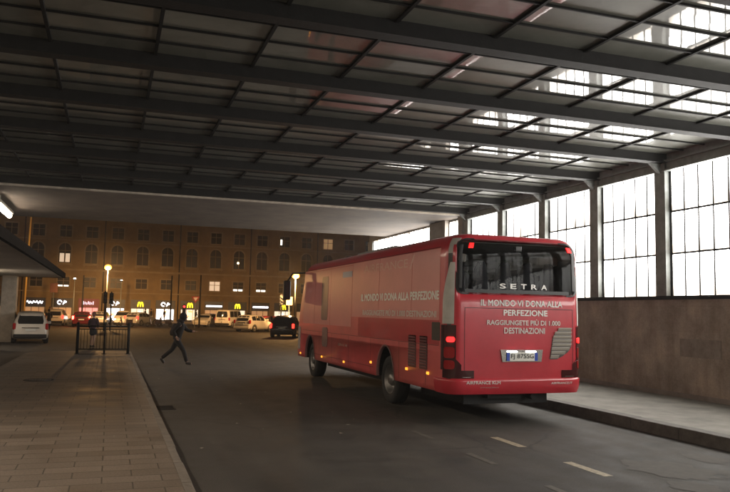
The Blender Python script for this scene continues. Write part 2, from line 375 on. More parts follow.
# ================================================================== RIGHT WALL WITH LIT WINDOWS
WX = 12.5; SP = 2.58; COLY = [14.33+SP*k for k in range(-11, 5)]     # column centres
wall = thing('window_wall', 'long brown stone wall with dark columns and glowing frosted windows along the right pavement', 'wall', (WX, 12, 0))
g = MB(); g.box((WX,-14.5,-.1),(WX+.5,36,2.44)); g.build('stone_base', STONE, wall)
g = MB(); g.box((WX-.025,-14.5,.196),(WX,36,.30)); g.build('plinth', CONC2, wall)
g = MB(); g.box((WX-.05,-14.5,2.44),(WX+.4,35.3,2.53), .008); g.build('sill', DARKSTEEL, wall)
g = MB(); g.box((WX-.02,-14.5,5.52),(WX+.5,24.9,6.05)); g.box((WX-.1,-14.5,5.52),(WX-.02,24.9,5.56)); g.box((WX-.1,-14.5,5.74),(WX-.02,24.9,5.78))
g.box((WX+.1,24.9,5.62),(WX+.5,36,6.3)); g.box((WX+.02,35.3,2.44),(WX+.5,36,5.62)); g.build('header_beam', GREYSTEEL, wall)
g = MB(); g.box((WX-.012,12.6,1.13),(WX,13.82,1.54)); g.build('wall_patch', mat('old_sign_ghost', (.27,.23,.19), .8, var=.25, scale=5), wall)
for k in range(3):
    y = 8.3+8.2*k; g = MB(); g.tube((WX-.045,y,.2),(WX-.045,y,2.44),.022,n=8)
    for z in (.7,1.4,2.1): g.box((WX-.08,y-.04,z),(WX,y+.04,z+.03))
    if k == 2: g.build('conduit', GREYSTEEL, wall)
cl = None
for y in COLY:
    if cl is None:
        g = MB(); g.box((WX-.05,y-.17,2.53),(WX+.2,y+.17,5.9)); g.box((WX-.075,y-.18,2.53),(WX-.05,y+.18,5.9))
        g.prism([(WX-.07,y-.05,5.72),(WX-.07,y-.05,5.47),(WX-.36,y-.05,5.72)], (0,.1,0)); cl = g.build('column', GREYSTEEL, wall); y00 = y
    else:
        c = cl.copy(); COL.objects.link(c); c.parent = wall; c.location = (0, y-y00, 0)
def bay(y0, y1, zs, nx):
    g = MB()
    for z in zs[1:-1]: g.box((WX+.06,y0,z-.022),(WX+.13,y1,z+.022))
    for k in range(nx+1):
        yy = y0+(y1-y0)*k/nx; ww = .011 if 0 < k < nx else .03
        g.box((WX+.07,yy-ww,zs[0]),(WX+.125,yy+ww,zs[-1]))
    f = g.build('window', DARKSTEEL, wall)
    g = MB()
    for k in range(nx):
        for j in range(len(zs)-1):
            a = y0+(y1-y0)*k/nx+.012; b = y0+(y1-y0)*(k+1)/nx-.012
            g.add([(WX+.1,a,zs[j]),(WX+.1,b,zs[j]),(WX+.1,b,zs[j+1]),(WX+.1,a,zs[j+1])], [(3,2,1,0)])
    g.build('pane', LIT, f)
Z4 = [2.53, 3.53, 4.54, 5.52]
for a, b in zip(COLY[:-1], COLY[1:]): bay(a+.19, b-.19, Z4, 5)
bay(COLY[-1]+.6, COLY[-1]+1.75, [2.53,3.53,4.54,5.62], 2)
g = MB(); g.box((WX-.1,COLY[-1]+.2,2.53),(WX+.5,COLY[-1]+.6,5.69)); g.box((WX-.1,26.4,2.53),(WX+.5,27.9,5.69)); g.build('pier', CONC2, wall)
bay(27.9, 35.3, [2.53,3.53,4.54,5.62], 14)

# ================================================================== GLASS ROOF
roof = thing('glass_canopy_roof', 'dark steel beamed glass canopy roof over the bus lane reflecting the bright windows', 'roof', (0, 12, 5.7))
XL = -14.2
BY = [y-.1 for y in COLY] 
bm0 = None
for y in BY:
    if bm0 is None:
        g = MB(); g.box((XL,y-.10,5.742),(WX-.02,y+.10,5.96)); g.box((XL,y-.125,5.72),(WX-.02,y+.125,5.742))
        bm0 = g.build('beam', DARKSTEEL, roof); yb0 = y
    else:
        c = bm0.copy(); COL.objects.link(c); c.parent = roof; c.location = (0, y-yb0, 0)
for k in range(-8, 10):
    x = -1.03+1.50*k
    if x < WX-.1:
        g = MB(); g.box((x-.024,-14.5,5.895),(x+.024,24.6,5.945)); g.build('purlin', DARKSTEEL, roof)
for a, b in zip(BY[:-1], BY[1:]):
    g = MB()
    for k in range(1, 4):
        yy = a+(b-a)*k/4+random.uniform(-.012,.012); g.box((XL,yy-.014,5.905),(WX-.02,yy+.014,5.94))
    g.build('glazing_bars', DARKSTEEL, roof)
    g = MB()
    for i in range(-9, 10):
        x0 = -1.03+1.50*i; x1 = min(x0+1.50, WX); 
        if x0 > WX-.2: continue
        for k in range(4):
            y0 = a+(b-a)*k/4; y1 = a+(b-a)*(k+1)/4; q = [random.uniform(-.002,.002) for _ in range(4)]
            g.add([(x0,y0,5.935+q[0]),(x1,y0,5.935+q[1]),(x1,y1,5.935+q[2]),(x0,y1,5.935+q[3])], [(0,1,2,3)])
    me = g.build('glazing', RGLASS, roof)
g = MB(); g.box((XL,-14.9,5.7),(WX,-14.5,6.1)); g.build('end_beam', DARKSTEEL, roof)
# concrete slab beyond the glass
t = thing('concrete_ceiling_slab', 'low stained concrete ceiling slab beyond the glass roof', 'ceiling', (0, 29, 5.7))
g = MB(); g.box((XL,24.78,5.7),(WX+.09,33.5,6.4)); g.build('slab', CONC, t)
g = MB(); g.box((XL,24.66,5.66),(WX,24.78,6.3)); g.build('fascia', mat('pale_fascia',(.36,.31,.25),.8,var=.4,scale=2), t)
# enclosing wall of the station on the far left
t = thing('station_wall', 'dark stone station wall on the far left of the canopy', 'wall', (XL, 10, 0))
g = MB(); g.box((XL-.5,-15,0),(XL,33.5,6.0)); g.build('stone_face', STONE, t)
g = MB()
for k in range(9): g.box((XL,-13+5*k,.0),(XL+.12,-12.3+5*k,5.7))
g.build('pilasters', CONC2, t)
t = thing('station_end_wall', 'dark stone end wall behind the viewer', 'wall', (0, -15, 0)); g = MB(); g.box((XL,-15.5,0),(WX+.5,-15.01,6)); g.build('stone_face', STONE, t)

# tube lamps, one row along X=-3.8
TL = None; TY = [28.9-4.3*k for k in range(10)]
for i, y in enumerate(TY):
    if TL is None:
        TL = thing('fluorescent_batten_lamp', 'lit fluorescent tube lamp under the concrete ceiling at the far left edge', 'lamp', (-3.8, y, 5.42), 'fluorescent lamps in a row along the left')
        g = MB(); g.box((-3.93,y-1.9,5.46),(-3.67,y+1.9,5.56),.01); g.build('housing', GREYSTEEL, TL)
        g = MB(); g.tube((-3.8,y-1.85,5.38),(-3.8,y+1.8,5.38),.085,n=16); g.ball((-3.8,y+1.8,5.38),.085); g.build('tube', TUBE, TL)
        g = MB()
        for dy in (-1.2, 1.2): g = MB(); g.tube((-3.8,y+dy,5.56),(-3.8,y+dy,5.7),.012,n=6); g.build('hanger', DARKSTEEL, TL)
    elif i == 1:
        T2 = copy_tree(TL); ORG[T2.name] = (-3.8, TY[0], 5.42); g = MB()
        g.box((-4.02,TY[0]-1.9,5.335),(-4.0,TY[0]+1.95,5.58)); g.build('added_shade', GREYSTEEL, T2)  # unseen side shades added to keep tube light off the roof
        g = MB(); g.box((-3.6,TY[0]-1.9,5.335),(-3.58,TY[0]+1.95,5.58)); g.build('added_shade', GREYSTEEL, T2)
        g = MB(); g.box((-4.0,TY[0]-1.9,5.562),(-3.6,TY[0]+1.95,5.58)); g.build('added_shade_top', GREYSTEEL, T2)
        T2.location = (-3.8, y, 5.42); T2['label'] = 'fluorescent tube lamp hung below the glass roof outside the left edge of view'
    else:
        c = copy_tree(T2); c.location = (-3.8, y, 5.42); ORG[c.name] = (-3.8, y, 5.42)
        c['label'] = 'fluorescent tube lamp hung below the glass roof outside the left edge of view'

c = copy_tree(TL); c.name = 'fluorescent_batten_lamp'; c.location = (-6.4, 37.5, 3.3); c['label'] = 'added unseen fluorescent tube lighting the underside of the low shelter canopy'; ORG[c.name] = (-6.4, 37.5, 3.3)  # extra lamp out of view, put in to brighten the soffit
# ================================================================== BUS
XC, HW, RB, YR, HB, HT = 7.24, 1.42, .24, 12.12, .56, 3.5
bus = thing('coach_bus', 'red coach bus covered in airline advertising driving away along the right kerb', 'bus', (XC, 17.8, 0))
def bow(u): return .05*(u/HW)**2
def inset(z):
    if z > 3.12: t = (z-3.12)/(HT-3.12); return .30*(1-math.sqrt(max(0, 1-t*t)))+.04*(z-2.0)*.5
    if z > 1.9: return .02*(z-1.9)
    if z < .8: return .02*(.8-z)*3
    return 0
def yfront(z): return 23.9 - (.0 if z < 1.2 else .95*((z-1.2)/2.3)**1.6)
LQ = HW-RB; ARC = RB*math.pi/2
def P(s, z, off=0):
    """point on the bus skin; s=0 rear centre, s<0 round the left corner and forward"""
    i = inset(z); hw = HW-i; a = abs(s); sg = -1 if s < 0 else 1; flat = hw-RB; oy = YR+i*.6
    if a <= LQ: u = a*flat/LQ; x, y, nx, ny = u, oy+bow(u), 0, -1
    elif a <= LQ+ARC:
        t = (a-LQ)/RB; x = flat+RB*math.sin(t); y = oy+bow(flat)+RB*(1-math.cos(t)); nx, ny = math.sin(t), -math.cos(t)
    else: x = hw; y = oy+bow(flat)+RB+(a-LQ-ARC); nx, ny = 1, 0
    return (XC+sg*(x+nx*off), y+ny*off, z)
def sY(Y): return -(LQ+ARC+(Y-(YR+bow(LQ)+RB)))     # s of a left side position
def ringB(z, shrink=0):
    pts = []; n = 40; ss = []
    for k in range(-12, 13): ss.append(LQ*k/12)
    left = [P(-(LQ+ARC*k/8), z, -shrink) for k in range(8, 0, -1)]; mid = [P(s, z, -shrink) for s in ss]; right = [P(LQ+ARC*k/8, z, -shrink) for k in range(1, 9)]
    yf = yfront(z)-shrink; hw = HW-inset(z)-shrink; rf = .35; xs = hw-rf
    fr = []
    for k in range(0, 9):
        t = R(90)*k/8; fr.append((XC+xs+rf*math.cos(t), yf-.12-rf+rf*math.sin(t), z))
    for k in range(1, 8):
        x = xs-2*xs*k/8; fr.append((XC+x, yf-.12+.12*(1-(x/xs)**2), z))
    for k in range(0, 9):
        t = R(90)+R(90)*k/8; fr.append((XC-xs+rf*math.cos(t), yf-.12-rf+rf*math.sin(t), z))
    return left+mid+right+fr
def solid(zs, shrink, name):
    g = MB(); rs = [ringB(z, shrink) for z in zs]; g.rings(rs, True, True, True)
    ob = bpy.data.objects.new(name, g.mesh(name, ORED)); COL.objects.link(ob); return ob
zs = [HB,.66,.8,1.0,1.3,1.6,1.9,2.2,2.6,3.0,3.12,3.2,3.28,3.35,3.41,3.45,3.48,3.495,HT]
ob = solid(zs, 0, 'tmp'); cutters = [solid([1.42,1.7,2.2,2.8,3.1,3.2,3.28,3.36], .07, 'cut')]
def rrect_pts(u0, u1, v0, v1, r, n=5):
    pts = []
    for cx, cy, a in ((u1-r, v1-r, 0), (u0+r, v1-r, 90), (u0+r, v0+r, 180), (u1-r, v0+r, 270)):
        for k in range(n+1): t = R(a+90*k/n); pts.append((cx+r*math.cos(t), cy+r*math.sin(t)))
    return pts
def cutprism(pts, d):
    g = MB(); g.prism(pts, d); o = bpy.data.objects.new('cut', g.mesh('cut', ORED)); COL.objects.link(o); cutters.append(o)
RW = (-1.26, 1.27, 2.40, 3.37)
cutprism([(XC+u, YR-.5, z) for u, z in rrect_pts(*RW, .12)], (0, .85, 0))
for y0, y1 in ((13.0,14.9),(15.1,17.0),(17.2,19.1),(19.3,21.2),(21.4,22.6)):
    cutprism([(XC+HW-.3, y, z) for y, z in rrect_pts(y0, y1, 2.0, 2.85, .1)], (.6, 0, 0))
cutprism([(XC+u, 22.6, z) for u, z in rrect_pts(-1.1, 1.1, 1.75, 3.2, .1)], (0, 2, 0))
RWY, FWY = 15.42, 21.95
for wy in (RWY, FWY):
    for sx in (-1, 1):
        pts = [(XC+sx*(HW-.42), wy+.56*math.cos(R(a)), .56+.72*math.sin(R(a)) if a <= 180 else .3) for a in range(0, 181, 12)]
        pts = [(XC+sx*(HW-.42), wy+.56, .3)]+pts+[(XC+sx*(HW-.42), wy-.56, .3)]
        cutprism(pts, (sx*.8, 0, 0))
for c in cutters:
    md = ob.modifiers.new('b', 'BOOLEAN'); md.object = c; md.operation = 'DIFFERENCE'; md.solver = 'EXACT'
me = evalmesh(ob, 'body'); 
for c in cutters+[ob]: bpy.data.objects.remove(c)
me.materials.clear()
for x in (ORED, SIDERED, INTER, BLACK, INTERL, mat('offside_damped_red', (.13,.012,.014), .35, coat=.4)): me.materials.append(x)  # unseen right side: red darkened to damp its bounce onto the wall
for p in me.polygons:
    c = p.center; u = c.x-XC; k = 0
    inn = abs(u) < HW-inset(c.z)-.02 and c.y > YR+.12 and c.y < yfront(c.z)-.2
    if inn and 1.4 < c.z < 3.38: k = 4 if (c.z > 3.3 or (c.z > 3.1 and abs(u) > .8)) else 2
    elif inn and c.z < 1.4: k = 3
    elif c.z < HB+.01: k = 3
    elif u < -HW+.04 and c.z < 3.2 and c.y > 12.5: k = 1
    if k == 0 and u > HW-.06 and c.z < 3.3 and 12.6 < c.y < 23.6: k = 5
    p.material_index = k
me.transform(Matrix.Translation((-XC, -17.8, 0)))
body = bpy.data.objects.new('body', me); COL.objects.link(body); body.parent = bus
def patch(mb, zlist, lf, rf, off=.004, ns=12, rim=True):
    """surface patch between s=lf(z) and s=rf(z) over the skin"""
    rows = [[P(lf(z)+(rf(z)-lf(z))*k/ns, z, off) for k in range(ns+1)] for z in zlist]
    vs = [p for r in rows for p in r]; W = ns+1
    fs = [(j*W+k, j*W+k+1, (j+1)*W+k+1, (j+1)*W+k) for j in range(len(rows)-1) for k in range(ns)]
    if rim and off > 0:
        base = len(vs); idx = [(0, k) for k in range(W)]+[(j, ns) for j in range(1, len(rows))]+[(len(rows)-1, k) for k in range(ns-1, -1, -1)]+[(j, 0) for j in range(len(rows)-2, 0, -1)]
        for (j, k) in idx: z = zlist[j]; vs.append(P(lf(z)+(rf(z)-lf(z))*k/ns, z, -.01))
        mb.weld = False; rim_v = [rows[j][k] for j, k in idx]+vs[base:]; n_ = len(idx); vs = vs[:base]
        mb.add(rim_v, [(q, (q+1) % n_, n_+(q+1) % n_, n_+q) for q in range(n_)], False)
    mb.add(vs, fs, True)
def lin(a, b, n): return [a+(b-a)*i/n for i in range(n+1)]
def rpatch(mb, s0, s1, z0, z1, off=.004, ns=12, nz=6, r=0, rim=True):
    if not r: patch(mb, lin(z0, z1, nz), lambda z: s0, lambda z: s1, off, ns, rim); return
    zl = [z0+r*(1-math.cos(R(90)*k/5)) for k in range(6)]+lin(z0+r, z1-r, nz)[1:]+[z1-r+r*math.sin(R(90)*k/5) for k in range(1, 6)]
    def e(z):
        d = max(z0+r-z, z-(z1-r), 0); return r-math.sqrt(max(0, r*r-d*d))
    patch(mb, zl, lambda z: s0+e(z), lambda z: s1-e(z), off, ns, rim)
# rear window: gasket ring and glass
g = MB(); g.cur = 0
outr = rrect_pts(RW[0]-.05, RW[1]+.05, RW[2]-.035, RW[3]+.04, .15, 6); inr = rrect_pts(RW[0]-.005, RW[1]+.005, RW[2]-.005, RW[3]+.005, .12, 6)
n = len(outr); vs = [P(u, z, .006) for u, z in outr]+[P(u, z, .006) for u, z in inr]+[P(u, z, -.05) for u, z in inr]+[P(u, z, -.01) for u, z in outr]
g.add(vs, [(i, (i+1) % n, n+(i+1) % n, n+i) for i in range(n)]+[(n+i, n+(i+1) % n, 2*n+(i+1) % n, 2*n+i) for i in range(n)]+[(i, (i+1) % n, 3*n+(i+1) % n, 3*n+i) for i in range(n)])
rw = g.build('rear_window', BLACK, bus)
g = MB(); rpatch(g, RW[0]-.03, RW[1]+.03, RW[2]-.03, RW[3]+.03, .002, 24, 8, .13, False); g.build('glass', WR, rw)
g = MB(); rpatch(g, -1.25, -1.19, 2.48, 3.28, .006, 4, 6, 0); rpatch(g, 1.20, 1.26, 2.48, 3.28, .006, 4, 6, 0); rpatch(g, -1.12, 1.12, 2.4, 2.465, .006, 16, 2); g.build('black_border', BLACK, rw)
g = MB(); g.box((XC-.07, YR+.02, 3.18),(XC+.07, YR+.12, 3.30), .015); g.build('rear_camera', BLACK, bus)
for u in (-1.03, 1.17):
    g = MB(); rpatch(g, u-.045, u+.045, 3.22, 3.32, .02, 3, 2); g.build('high_tail_light', em('dim_red_lens', (1,.01,.01), 1.3), bus)
lw = None
for y0, y1 in ((13.0,14.9),(15.1,17.0),(17.2,19.1),(19.3,21.2),(21.4,22.6)):
    g = MB(); g.box((XC+HW-.045, y0-.02, 1.98),(XC+HW-.03, y1+.02, 2.87)); g.build('side_window', WG, bus)
g = MB(); g.prism([(XC-1.12,23.71,1.73),(XC+1.12,23.71,1.73),(XC+1.06,22.93,3.2),(XC-1.06,22.93,3.2)], (0,.02,.01)); g.build('windscreen', WG, bus)
g = MB(); rpatch(g, LQ+ARC+.25, LQ+ARC+9.6, 2.90, 3.16, .004, 10, 3); rpatch(g, LQ+ARC+.25, LQ+ARC+9.6, 1.62, 1.96, .004, 10, 3); g.build('bounce_damping_band', CG, bus)  # dark band added on the unseen side to damp red bounced light
# letters
def letters(txts, m, nm, parent=bus, bold=.028, off=.009):
    for t_, bx in txts:
        g = MB(); text_add(g, t_, bx, lambda u, v: P(u, v, off), bold); g.build(nm, m, parent)
letters([('IL MONDO VI DONA ALLA', (-.80,.95,2.165,2.275)), ('PERFEZIONE', (-.33,.61,1.99,2.095))], WHITE, 'slogan_lettering')
letters([('RAGGIUNGETE PIÙ DI 1.000', (-.67,.90,1.815,1.925)), ('DESTINAZIONI', (-.32,.55,1.66,1.765))], mat('cream_vinyl', (.66,.58,.54), .45), 'slogan_lettering')
letters([('AIRFRANCE KLM', (-1.09,-.41,.735,.79))], WHITE, 'airline_lettering', bold=.01, off=.036)
letters([('airfrance.klm.it', (-.82,-.44,.665,.69))], GREYV, 'web_lettering', bold=0, off=.036)
letters([('AIRFRANCE.IT', (.68,1.16,.72,.76))], WHITE, 'web_lettering', bold=.01, off=.036)
g = MB()
for i, ch in enumerate('SETRA'):
    u = -.42+.225*i; text_add(g, ch, (u, u+.12, 2.49, 2.58), lambda a, b: P(a, b, .02), .02)
g.build('maker_letters', mat('dull_chrome', (.34,.33,.31), .4, .8), bus)
a0, a1 = sY(17.15), sY(12.62)
letters([('IL MONDO VI DONA ALLA PERFEZIONE', (a0,a1,2.27,2.43))], mat('bright_vinyl', (.92,.90,.86), .4), 'side_lettering', bold=.04)
letters([('RAGGIUNGETE PIÙ DI 1.000 DESTINAZIONI', (sY(17.0),sY(12.72),1.93,2.08))], mat('soft_grey_vinyl',(.74,.66,.62),.45), 'side_lettering', bold=.03)
letters([('AIRFRANCE', (sY(17.0),sY(14.2),2.95,3.13)), ('/', (sY(14.1),sY(13.85),2.9,3.2))], mat('pale_pink_vinyl', (.68,.36,.32), .3), 'side_lettering', bold=0)
letters([('klm.it', (sY(19.0),sY(18.2),1.1,1.17))], GREYV, 'side_lettering', bold=.0)
# film over the upper side, with panel joints
for y0, y1 in ((12.60,13.95),(13.97,15.9),(15.92,17.9),(17.92,19.85),(19.87,21.5),(21.52,22.85)):
    g = MB(); rpatch(g, sY(y1), sY(y0), 1.88 if y0 < 17 else 1.62, 3.24, .005, 6, 10); g.build('film_panel', FILM, bus)
g = MB(); rpatch(g, sY(17.35), sY(12.60), 1.42, 1.868, .004, 8, 4); g.build('lower_panel', ORED, bus)
g = MB()
for Y in (13.2,14.6,16.4,18.1,19.6,20.9): rpatch(g, sY(Y+.006), sY(Y-.006), .62, 1.40, .005, 1, 4, 0, False)
rpatch(g, sY(22.9), sY(12.6), 1.403, 1.411, .006, 12, 1, 0, False); rpatch(g, sY(22.9), sY(12.6), 3.252, 3.262, .006, 12, 1, 0, False)
rpatch(g, sY(22.4), sY(16.2), .74, .748, .006, 12, 1, 0, False)
rpatch(g, -1.12, 1.2, 2.115, 2.125, .005, 12, 1, 0, False); rpatch(g, -1.12, -1.112, .86, 2.12, .005, 1, 6, 0, False); rpatch(g, 1.19, 1.198, .86, 2.12, .005, 1, 6, 0, False)
g.build('panel_joints', mat('joint_black', (.03,.008,.01), .6), bus)
g = MB(); rpatch(g, sY(20.75), sY(20.1), 1.75, 3.0, .009, 4, 8, .1); rpatch(g, sY(20.6), sY(20.05), 1.0, 1.55, .009, 3, 4, .1); g.build('worn_print', FILMD, bus)
g = MB(); rpatch(g, sY(18.75), sY(17.95), 2.9, 3.05, .010, 4, 2); g.build('lamp_reflection', mat('painted_lamp_reflection', (.62,.66,.80), .2, coat=1), bus)  # reflection of a lamp painted as a pale blue patch
# corner trim, tail lamp clusters, bumper
for sg, nm in ((-1, 'left'), (1, 'right')):
    def sp(g, a, b, zl, f1, f2, off, ns=6): patch(g, zl, (lambda z: f1(z)) if sg < 0 else (lambda z: -f2(z)), (lambda z: f2(z)) if sg < 0 else (lambda z: -f1(z)), off, ns)
    g = MB(); sp(g, 0, 0, lin(1.82, 2.95, 8), lambda z: -(LQ+ARC+.05)+.22*max(0,(z-2.3))/.65*.9, lambda z: -(LQ+.14)-.0*z, .008); g.build('corner_trim', mat('pale_grey_trim', (.55,.54,.5), .35, var=.15, scale=4), bus)
    g = MB(); sp(g, 0, 0, lin(.98, 1.80, 8), lambda z: -(LQ+ARC+.10), lambda z: -(LQ+.10)+ (0 if z > 1.15 else .1), .012); 
    sp(g, 0, 0, lin(.84, .98, 4), lambda z: -(LQ+ARC+.02), lambda z: -(LQ-.25)+(z-.84)*.0, .012)
    cl = g.build('tail_lamp_cluster', mat('smoked_lens', (.05,.008,.01), .12, coat=1), bus)
    g = MB(); rpatch(g, -(LQ+.27) if sg < 0 else LQ+.11, -(LQ+.12) if sg < 0 else LQ+.25, 1.49, 1.585, .03, 4, 3, .04); g.build('brake_light', REDL, cl)
    g = MB(); rpatch(g, -(LQ+.34) if sg < 0 else LQ+.12, -(LQ+.12) if sg < 0 else LQ+.34, 1.2, 1.4, .018, 4, 3, .05); rpatch(g, -(LQ+.34) if sg < 0 else LQ+.12, -(LQ+.12) if sg < 0 else LQ+.34, 1.0, 1.16, .018, 4, 3, .05); g.build('reflector_lens', REDX, cl)
    g = MB(); rpatch(g, -(LQ-.02) if sg < 0 else LQ-.18, -(LQ-.18) if sg < 0 else LQ+.02, .855, .862, .02, 3, 1); g.build('chrome_line', CHROME, cl)
g = MB(); zl = [HB-.01,.62,.7,.78,.815,.83]
rowoff = {zl[0]:.0, .62:.025, .7:.032, .78:.032, .815:.03, .83:.0}
rows = [[P(s, z, rowoff[z]) for s in lin(-(LQ+ARC+.35), LQ+ARC+.35, 40)] for z in zl]; W = 41
g.add([p for r in rows for p in r], [(j*W+k, j*W+k+1, (j+1)*W+k+1, (j+1)*W+k) for j in range(5) for k in range(40)], True)
g.build('rear_bumper', ORED, bus)
# number plate
g = MB(); g.prism([P(-.36,1.14,.02),P(.47,1.14,.02),P(.50,1.36,.02),P(-.40,1.36,.02)], (0,.03,0)); pr_ = g.build('plate_holder', CHROME, bus)
g = MB(); g.cur = 0; rpatch(g, -.28, .38, 1.155, 1.31, .032, 6, 2); g.cur = 1; rpatch(g, -.28, -.215, 1.157, 1.308, .034, 2, 1); rpatch(g, .315, .38, 1.157, 1.308, .034, 2, 1); g.cur = 2
text_add(g, 'FJ 875SG', (-.19,.29,1.18,1.285), lambda u, v: P(u, v, .037), .01); g.build('number_plate', [PLATE, BLUE, BLACK], pr_)
g = MB(); rpatch(g, -.26, -.06, 1.315, 1.34, .04, 3, 1); rpatch(g, .14, .34, 1.315, 1.34, .04, 3, 1); g.build('plate_light', em('plate_lamp', (.95,.97,1), 7), pr_)
# leaf shaped louvre, rear right
gl = lambda z: .66+.10*((z-1.17)/.6)+ (0 if z < 1.62 else (z-1.62)*.9); gr = lambda z: 1.16-.42*max(0, (1.45-z)/.3)**2
g = MB(); patch(g, lin(1.18, 1.78, 10), gl, gr, .005, 8); lou = g.build('louvre', mat('louvre_dark', (.05,.045,.04), .6), bus)
g = MB()
for k in range(8):
    z = 1.2+k*.074
    q = [P(gl(z)+.01, z, .008), P(gr(z)-.01, z, .008), P(gr(z)-.01, z+.05, .035), P(gl(z)+.01, z+.05, .035)]
    g.prism(q, (0,.004,.008))
g.build('slats', mat('slat_grey', (.42,.38,.33), .45), lou)
# left side grilles and hatch
for Y0, Y1 in ((13.68,14.08),(13.12,13.5)):
    g = MB(); rpatch(g, sY(Y1), sY(Y0), .92, 1.56, .004, 2, 4); gg = g.build('side_grille', mat('grille_dark', (.05,.02,.02), .6), bus)
    g = MB()
    for k in range(11):
        z = .94+k*.056; g.prism([P(sY(Y1)+.02, z, .006), P(sY(Y0)-.02, z, .006), P(sY(Y0)-.02, z+.03, .022), P(sY(Y1)+.02, z+.03, .022)], (.003,0,.006))
    g.build('slats', mat('slat_red', (.26,.10,.10), .5), gg)
g = MB(); rpatch(g, sY(12.92), sY(12.55), 1.5, 1.84, .006, 2, 2, .02); g.build('vent_cover', BLACK, bus)
for Y, z in ((23.1,.66),(20.6,.70),(18.47,.70),(16.35,.84),(14.15,.86),(13.08,.86)):
    g = MB(); s = sY(Y); rpatch(g, s-.045, s+.045, z-.025, z+.025, .02, 2, 2); g.build('side_marker_light', AMB, bus)
# wheels
def wheel(mb_r, x, y, r, wd, sx):
    pass
for wy in (RWY, FWY):
    for sx in (-1, 1):
        c = (XC+sx*(HW-.14), wy, .53); ax = (sx, 0, 0)
        g = MB(); g.lathe(c, ax, [(-.28,.3),(-.28,.47),(-.25,.52),(-.02,.525),(.03,.50),(.045,.42),(.03,.32),(-.02,.30)], 40); wh = g.build('wheel', RUBBER, bus)
        pro = [(.03,.315),(.035,.30),(-.0,.28),(-.05,.22),(-.05,.15),(.03,.13),(.05,.1),(.05,0)] if wy > 20 else [(.03,.315),(.02,.30),(-.10,.27),(-.14,.2),(-.14,.16),(-.02,.14),(.03,.1),(.03,0)]
        g = MB(); g.lathe(c, ax, pro, 32)
        for k in range(10):
            t = 2*math.pi*k/10; q = Vector(c)+Vector((sx*(-.05 if wy > 20 else -.14), .185*math.cos(t), .185*math.sin(t))); g.tube(q, q+Vector((sx*.03,0,0)), .014, n=6)
        g.build('rim', RIM, wh)
for Y in (RWY, FWY):
    g = MB(); ro = [(Y+.57*math.cos(R(a)), .57+.73*math.sin(R(a))) for a in range(0,181,10)]; ri = [(Y+.53*math.cos(R(a)), .57+.69*math.sin(R(a))) for a in range(0,181,10)]
    vs = [P(sY(y), z, .012) for y, z in ro]+[P(sY(y), z, .012) for y, z in ri]+[P(sY(y), z, -.05) for y, z in ri]; n = len(ro)
    g.add(vs, [(i, i+1, n+i+1, n+i) for i in range(n-1)]+[(n+i, n+i+1, 2*n+i+1, 2*n+i) for i in range(n-1)], True); g.build('wheel_arch_trim', mat('arch_trim', (.25,.12,.12), .4), bus)
# chassis
g = MB(); g.box((XC-.9,12.6,.32),(XC+.9,14.6,.6)); g.box((XC-1.05,16.2,.4),(XC+1.05,21.2,.6)); g.box((XC-.3,14.6,.42),(XC+.3,16.2,.6)); g.tube((XC-1.2,RWY,.53),(XC+1.2,RWY,.53),.12); g.tube((XC-1.2,FWY,.53),(XC+1.2,FWY,.53),.1)
g.tube((XC+.45,12.35,.47),(XC+.45,12.8,.47),.06); g.box((XC-.5,12.4,.44),(XC+.2,12.62,.57)); g.build('chassis', BLACK, bus)
# front: mirror, headlamp
g = MB(); g.box((5.42,24.0,2.35),(5.66,24.16,3.0),.04); g.tube((5.55,24.0,3.0),(5.62,23.6,3.22),.03); g.tube((5.62,23.6,3.22),(6.2,23.1,3.25),.03); mr_ = g.build('wing_mirror', BLACK, bus)
g = MB(); g.box((5.46,23.985,2.4),(5.62,23.998,2.95)); g.build('mirror_glass', CG, mr_)
for sx in (-1,1):
    g = MB(); g.box((XC+sx*1.12-.16,23.45,.85),(XC+sx*1.12+.16,23.86,1.25),.05); hl = g.build('headlight', mat('headlamp_glass',(.5,.5,.5),.1), bus)
g = MB(); rpatch(g, sY(23.42), sY(23.15), .78, 1.5, .012, 2, 6, .04); g.build('corner_grille', mat('corner_grey',(.35,.33,.31),.5,var=.4,scale=30), bus)
# roof pod
g = MB(); g.box((XC-.85,16.5,3.49),(XC+.85,19.3,3.62),.05); g.build('roof_air_conditioner', mat('pod_grey',(.25,.24,.23),.5), bus)
# seats
def seat_mesh():
    g = MB()
    prof = [(0,.42),(.12,.45),(.45,.45),(.75,.43),(.92,.36),(1.05,.28),(1.18,.22),(1.24,.14)]
    rs = []
    for z, wv in prof:
        k = z*.16; rs.append([(-wv/2,-k,z),(-wv/2+.05,-k-.05,z),(wv/2-.05,-k-.05,z),(wv/2,-k,z),(wv/2-.03,-k+.09,z),(-wv/2+.03,-k+.09,z)])
    g.rings(rs); g.box((-.22,.02,0),(.22,.46,.14),.03); g.box((-.18,.05,-.4),(.18,.35,0)); return g.mesh('seat', SEATM)
sm = seat_mesh(); FZ = 1.78
def seat(u, y):
    s = bpy.data.objects.new('seat', sm); COL.objects.link(s); s.parent = bus; s.location = (u, y-17.8, FZ)
for u in (-1.02,-.52,0,.5,1.0): seat(u, 12.85)
for k in range(10):
    for u in (-1.02,-.52,.52,1.02): seat(u, 13.9+.88*k)
g = MB(); g.box((XC-1.3,12.3,1.43),(XC+1.3,22.5,1.46)); 
g.build('floor', INTER, bus)
for sx in (-1,1):
    g = MB(); a, b = sorted((XC+sx*.78, XC+sx*1.28)); g.box((a,12.75,3.0),(b,22.4,3.17),.04); g.build('luggage_rack', INTERL, bus)

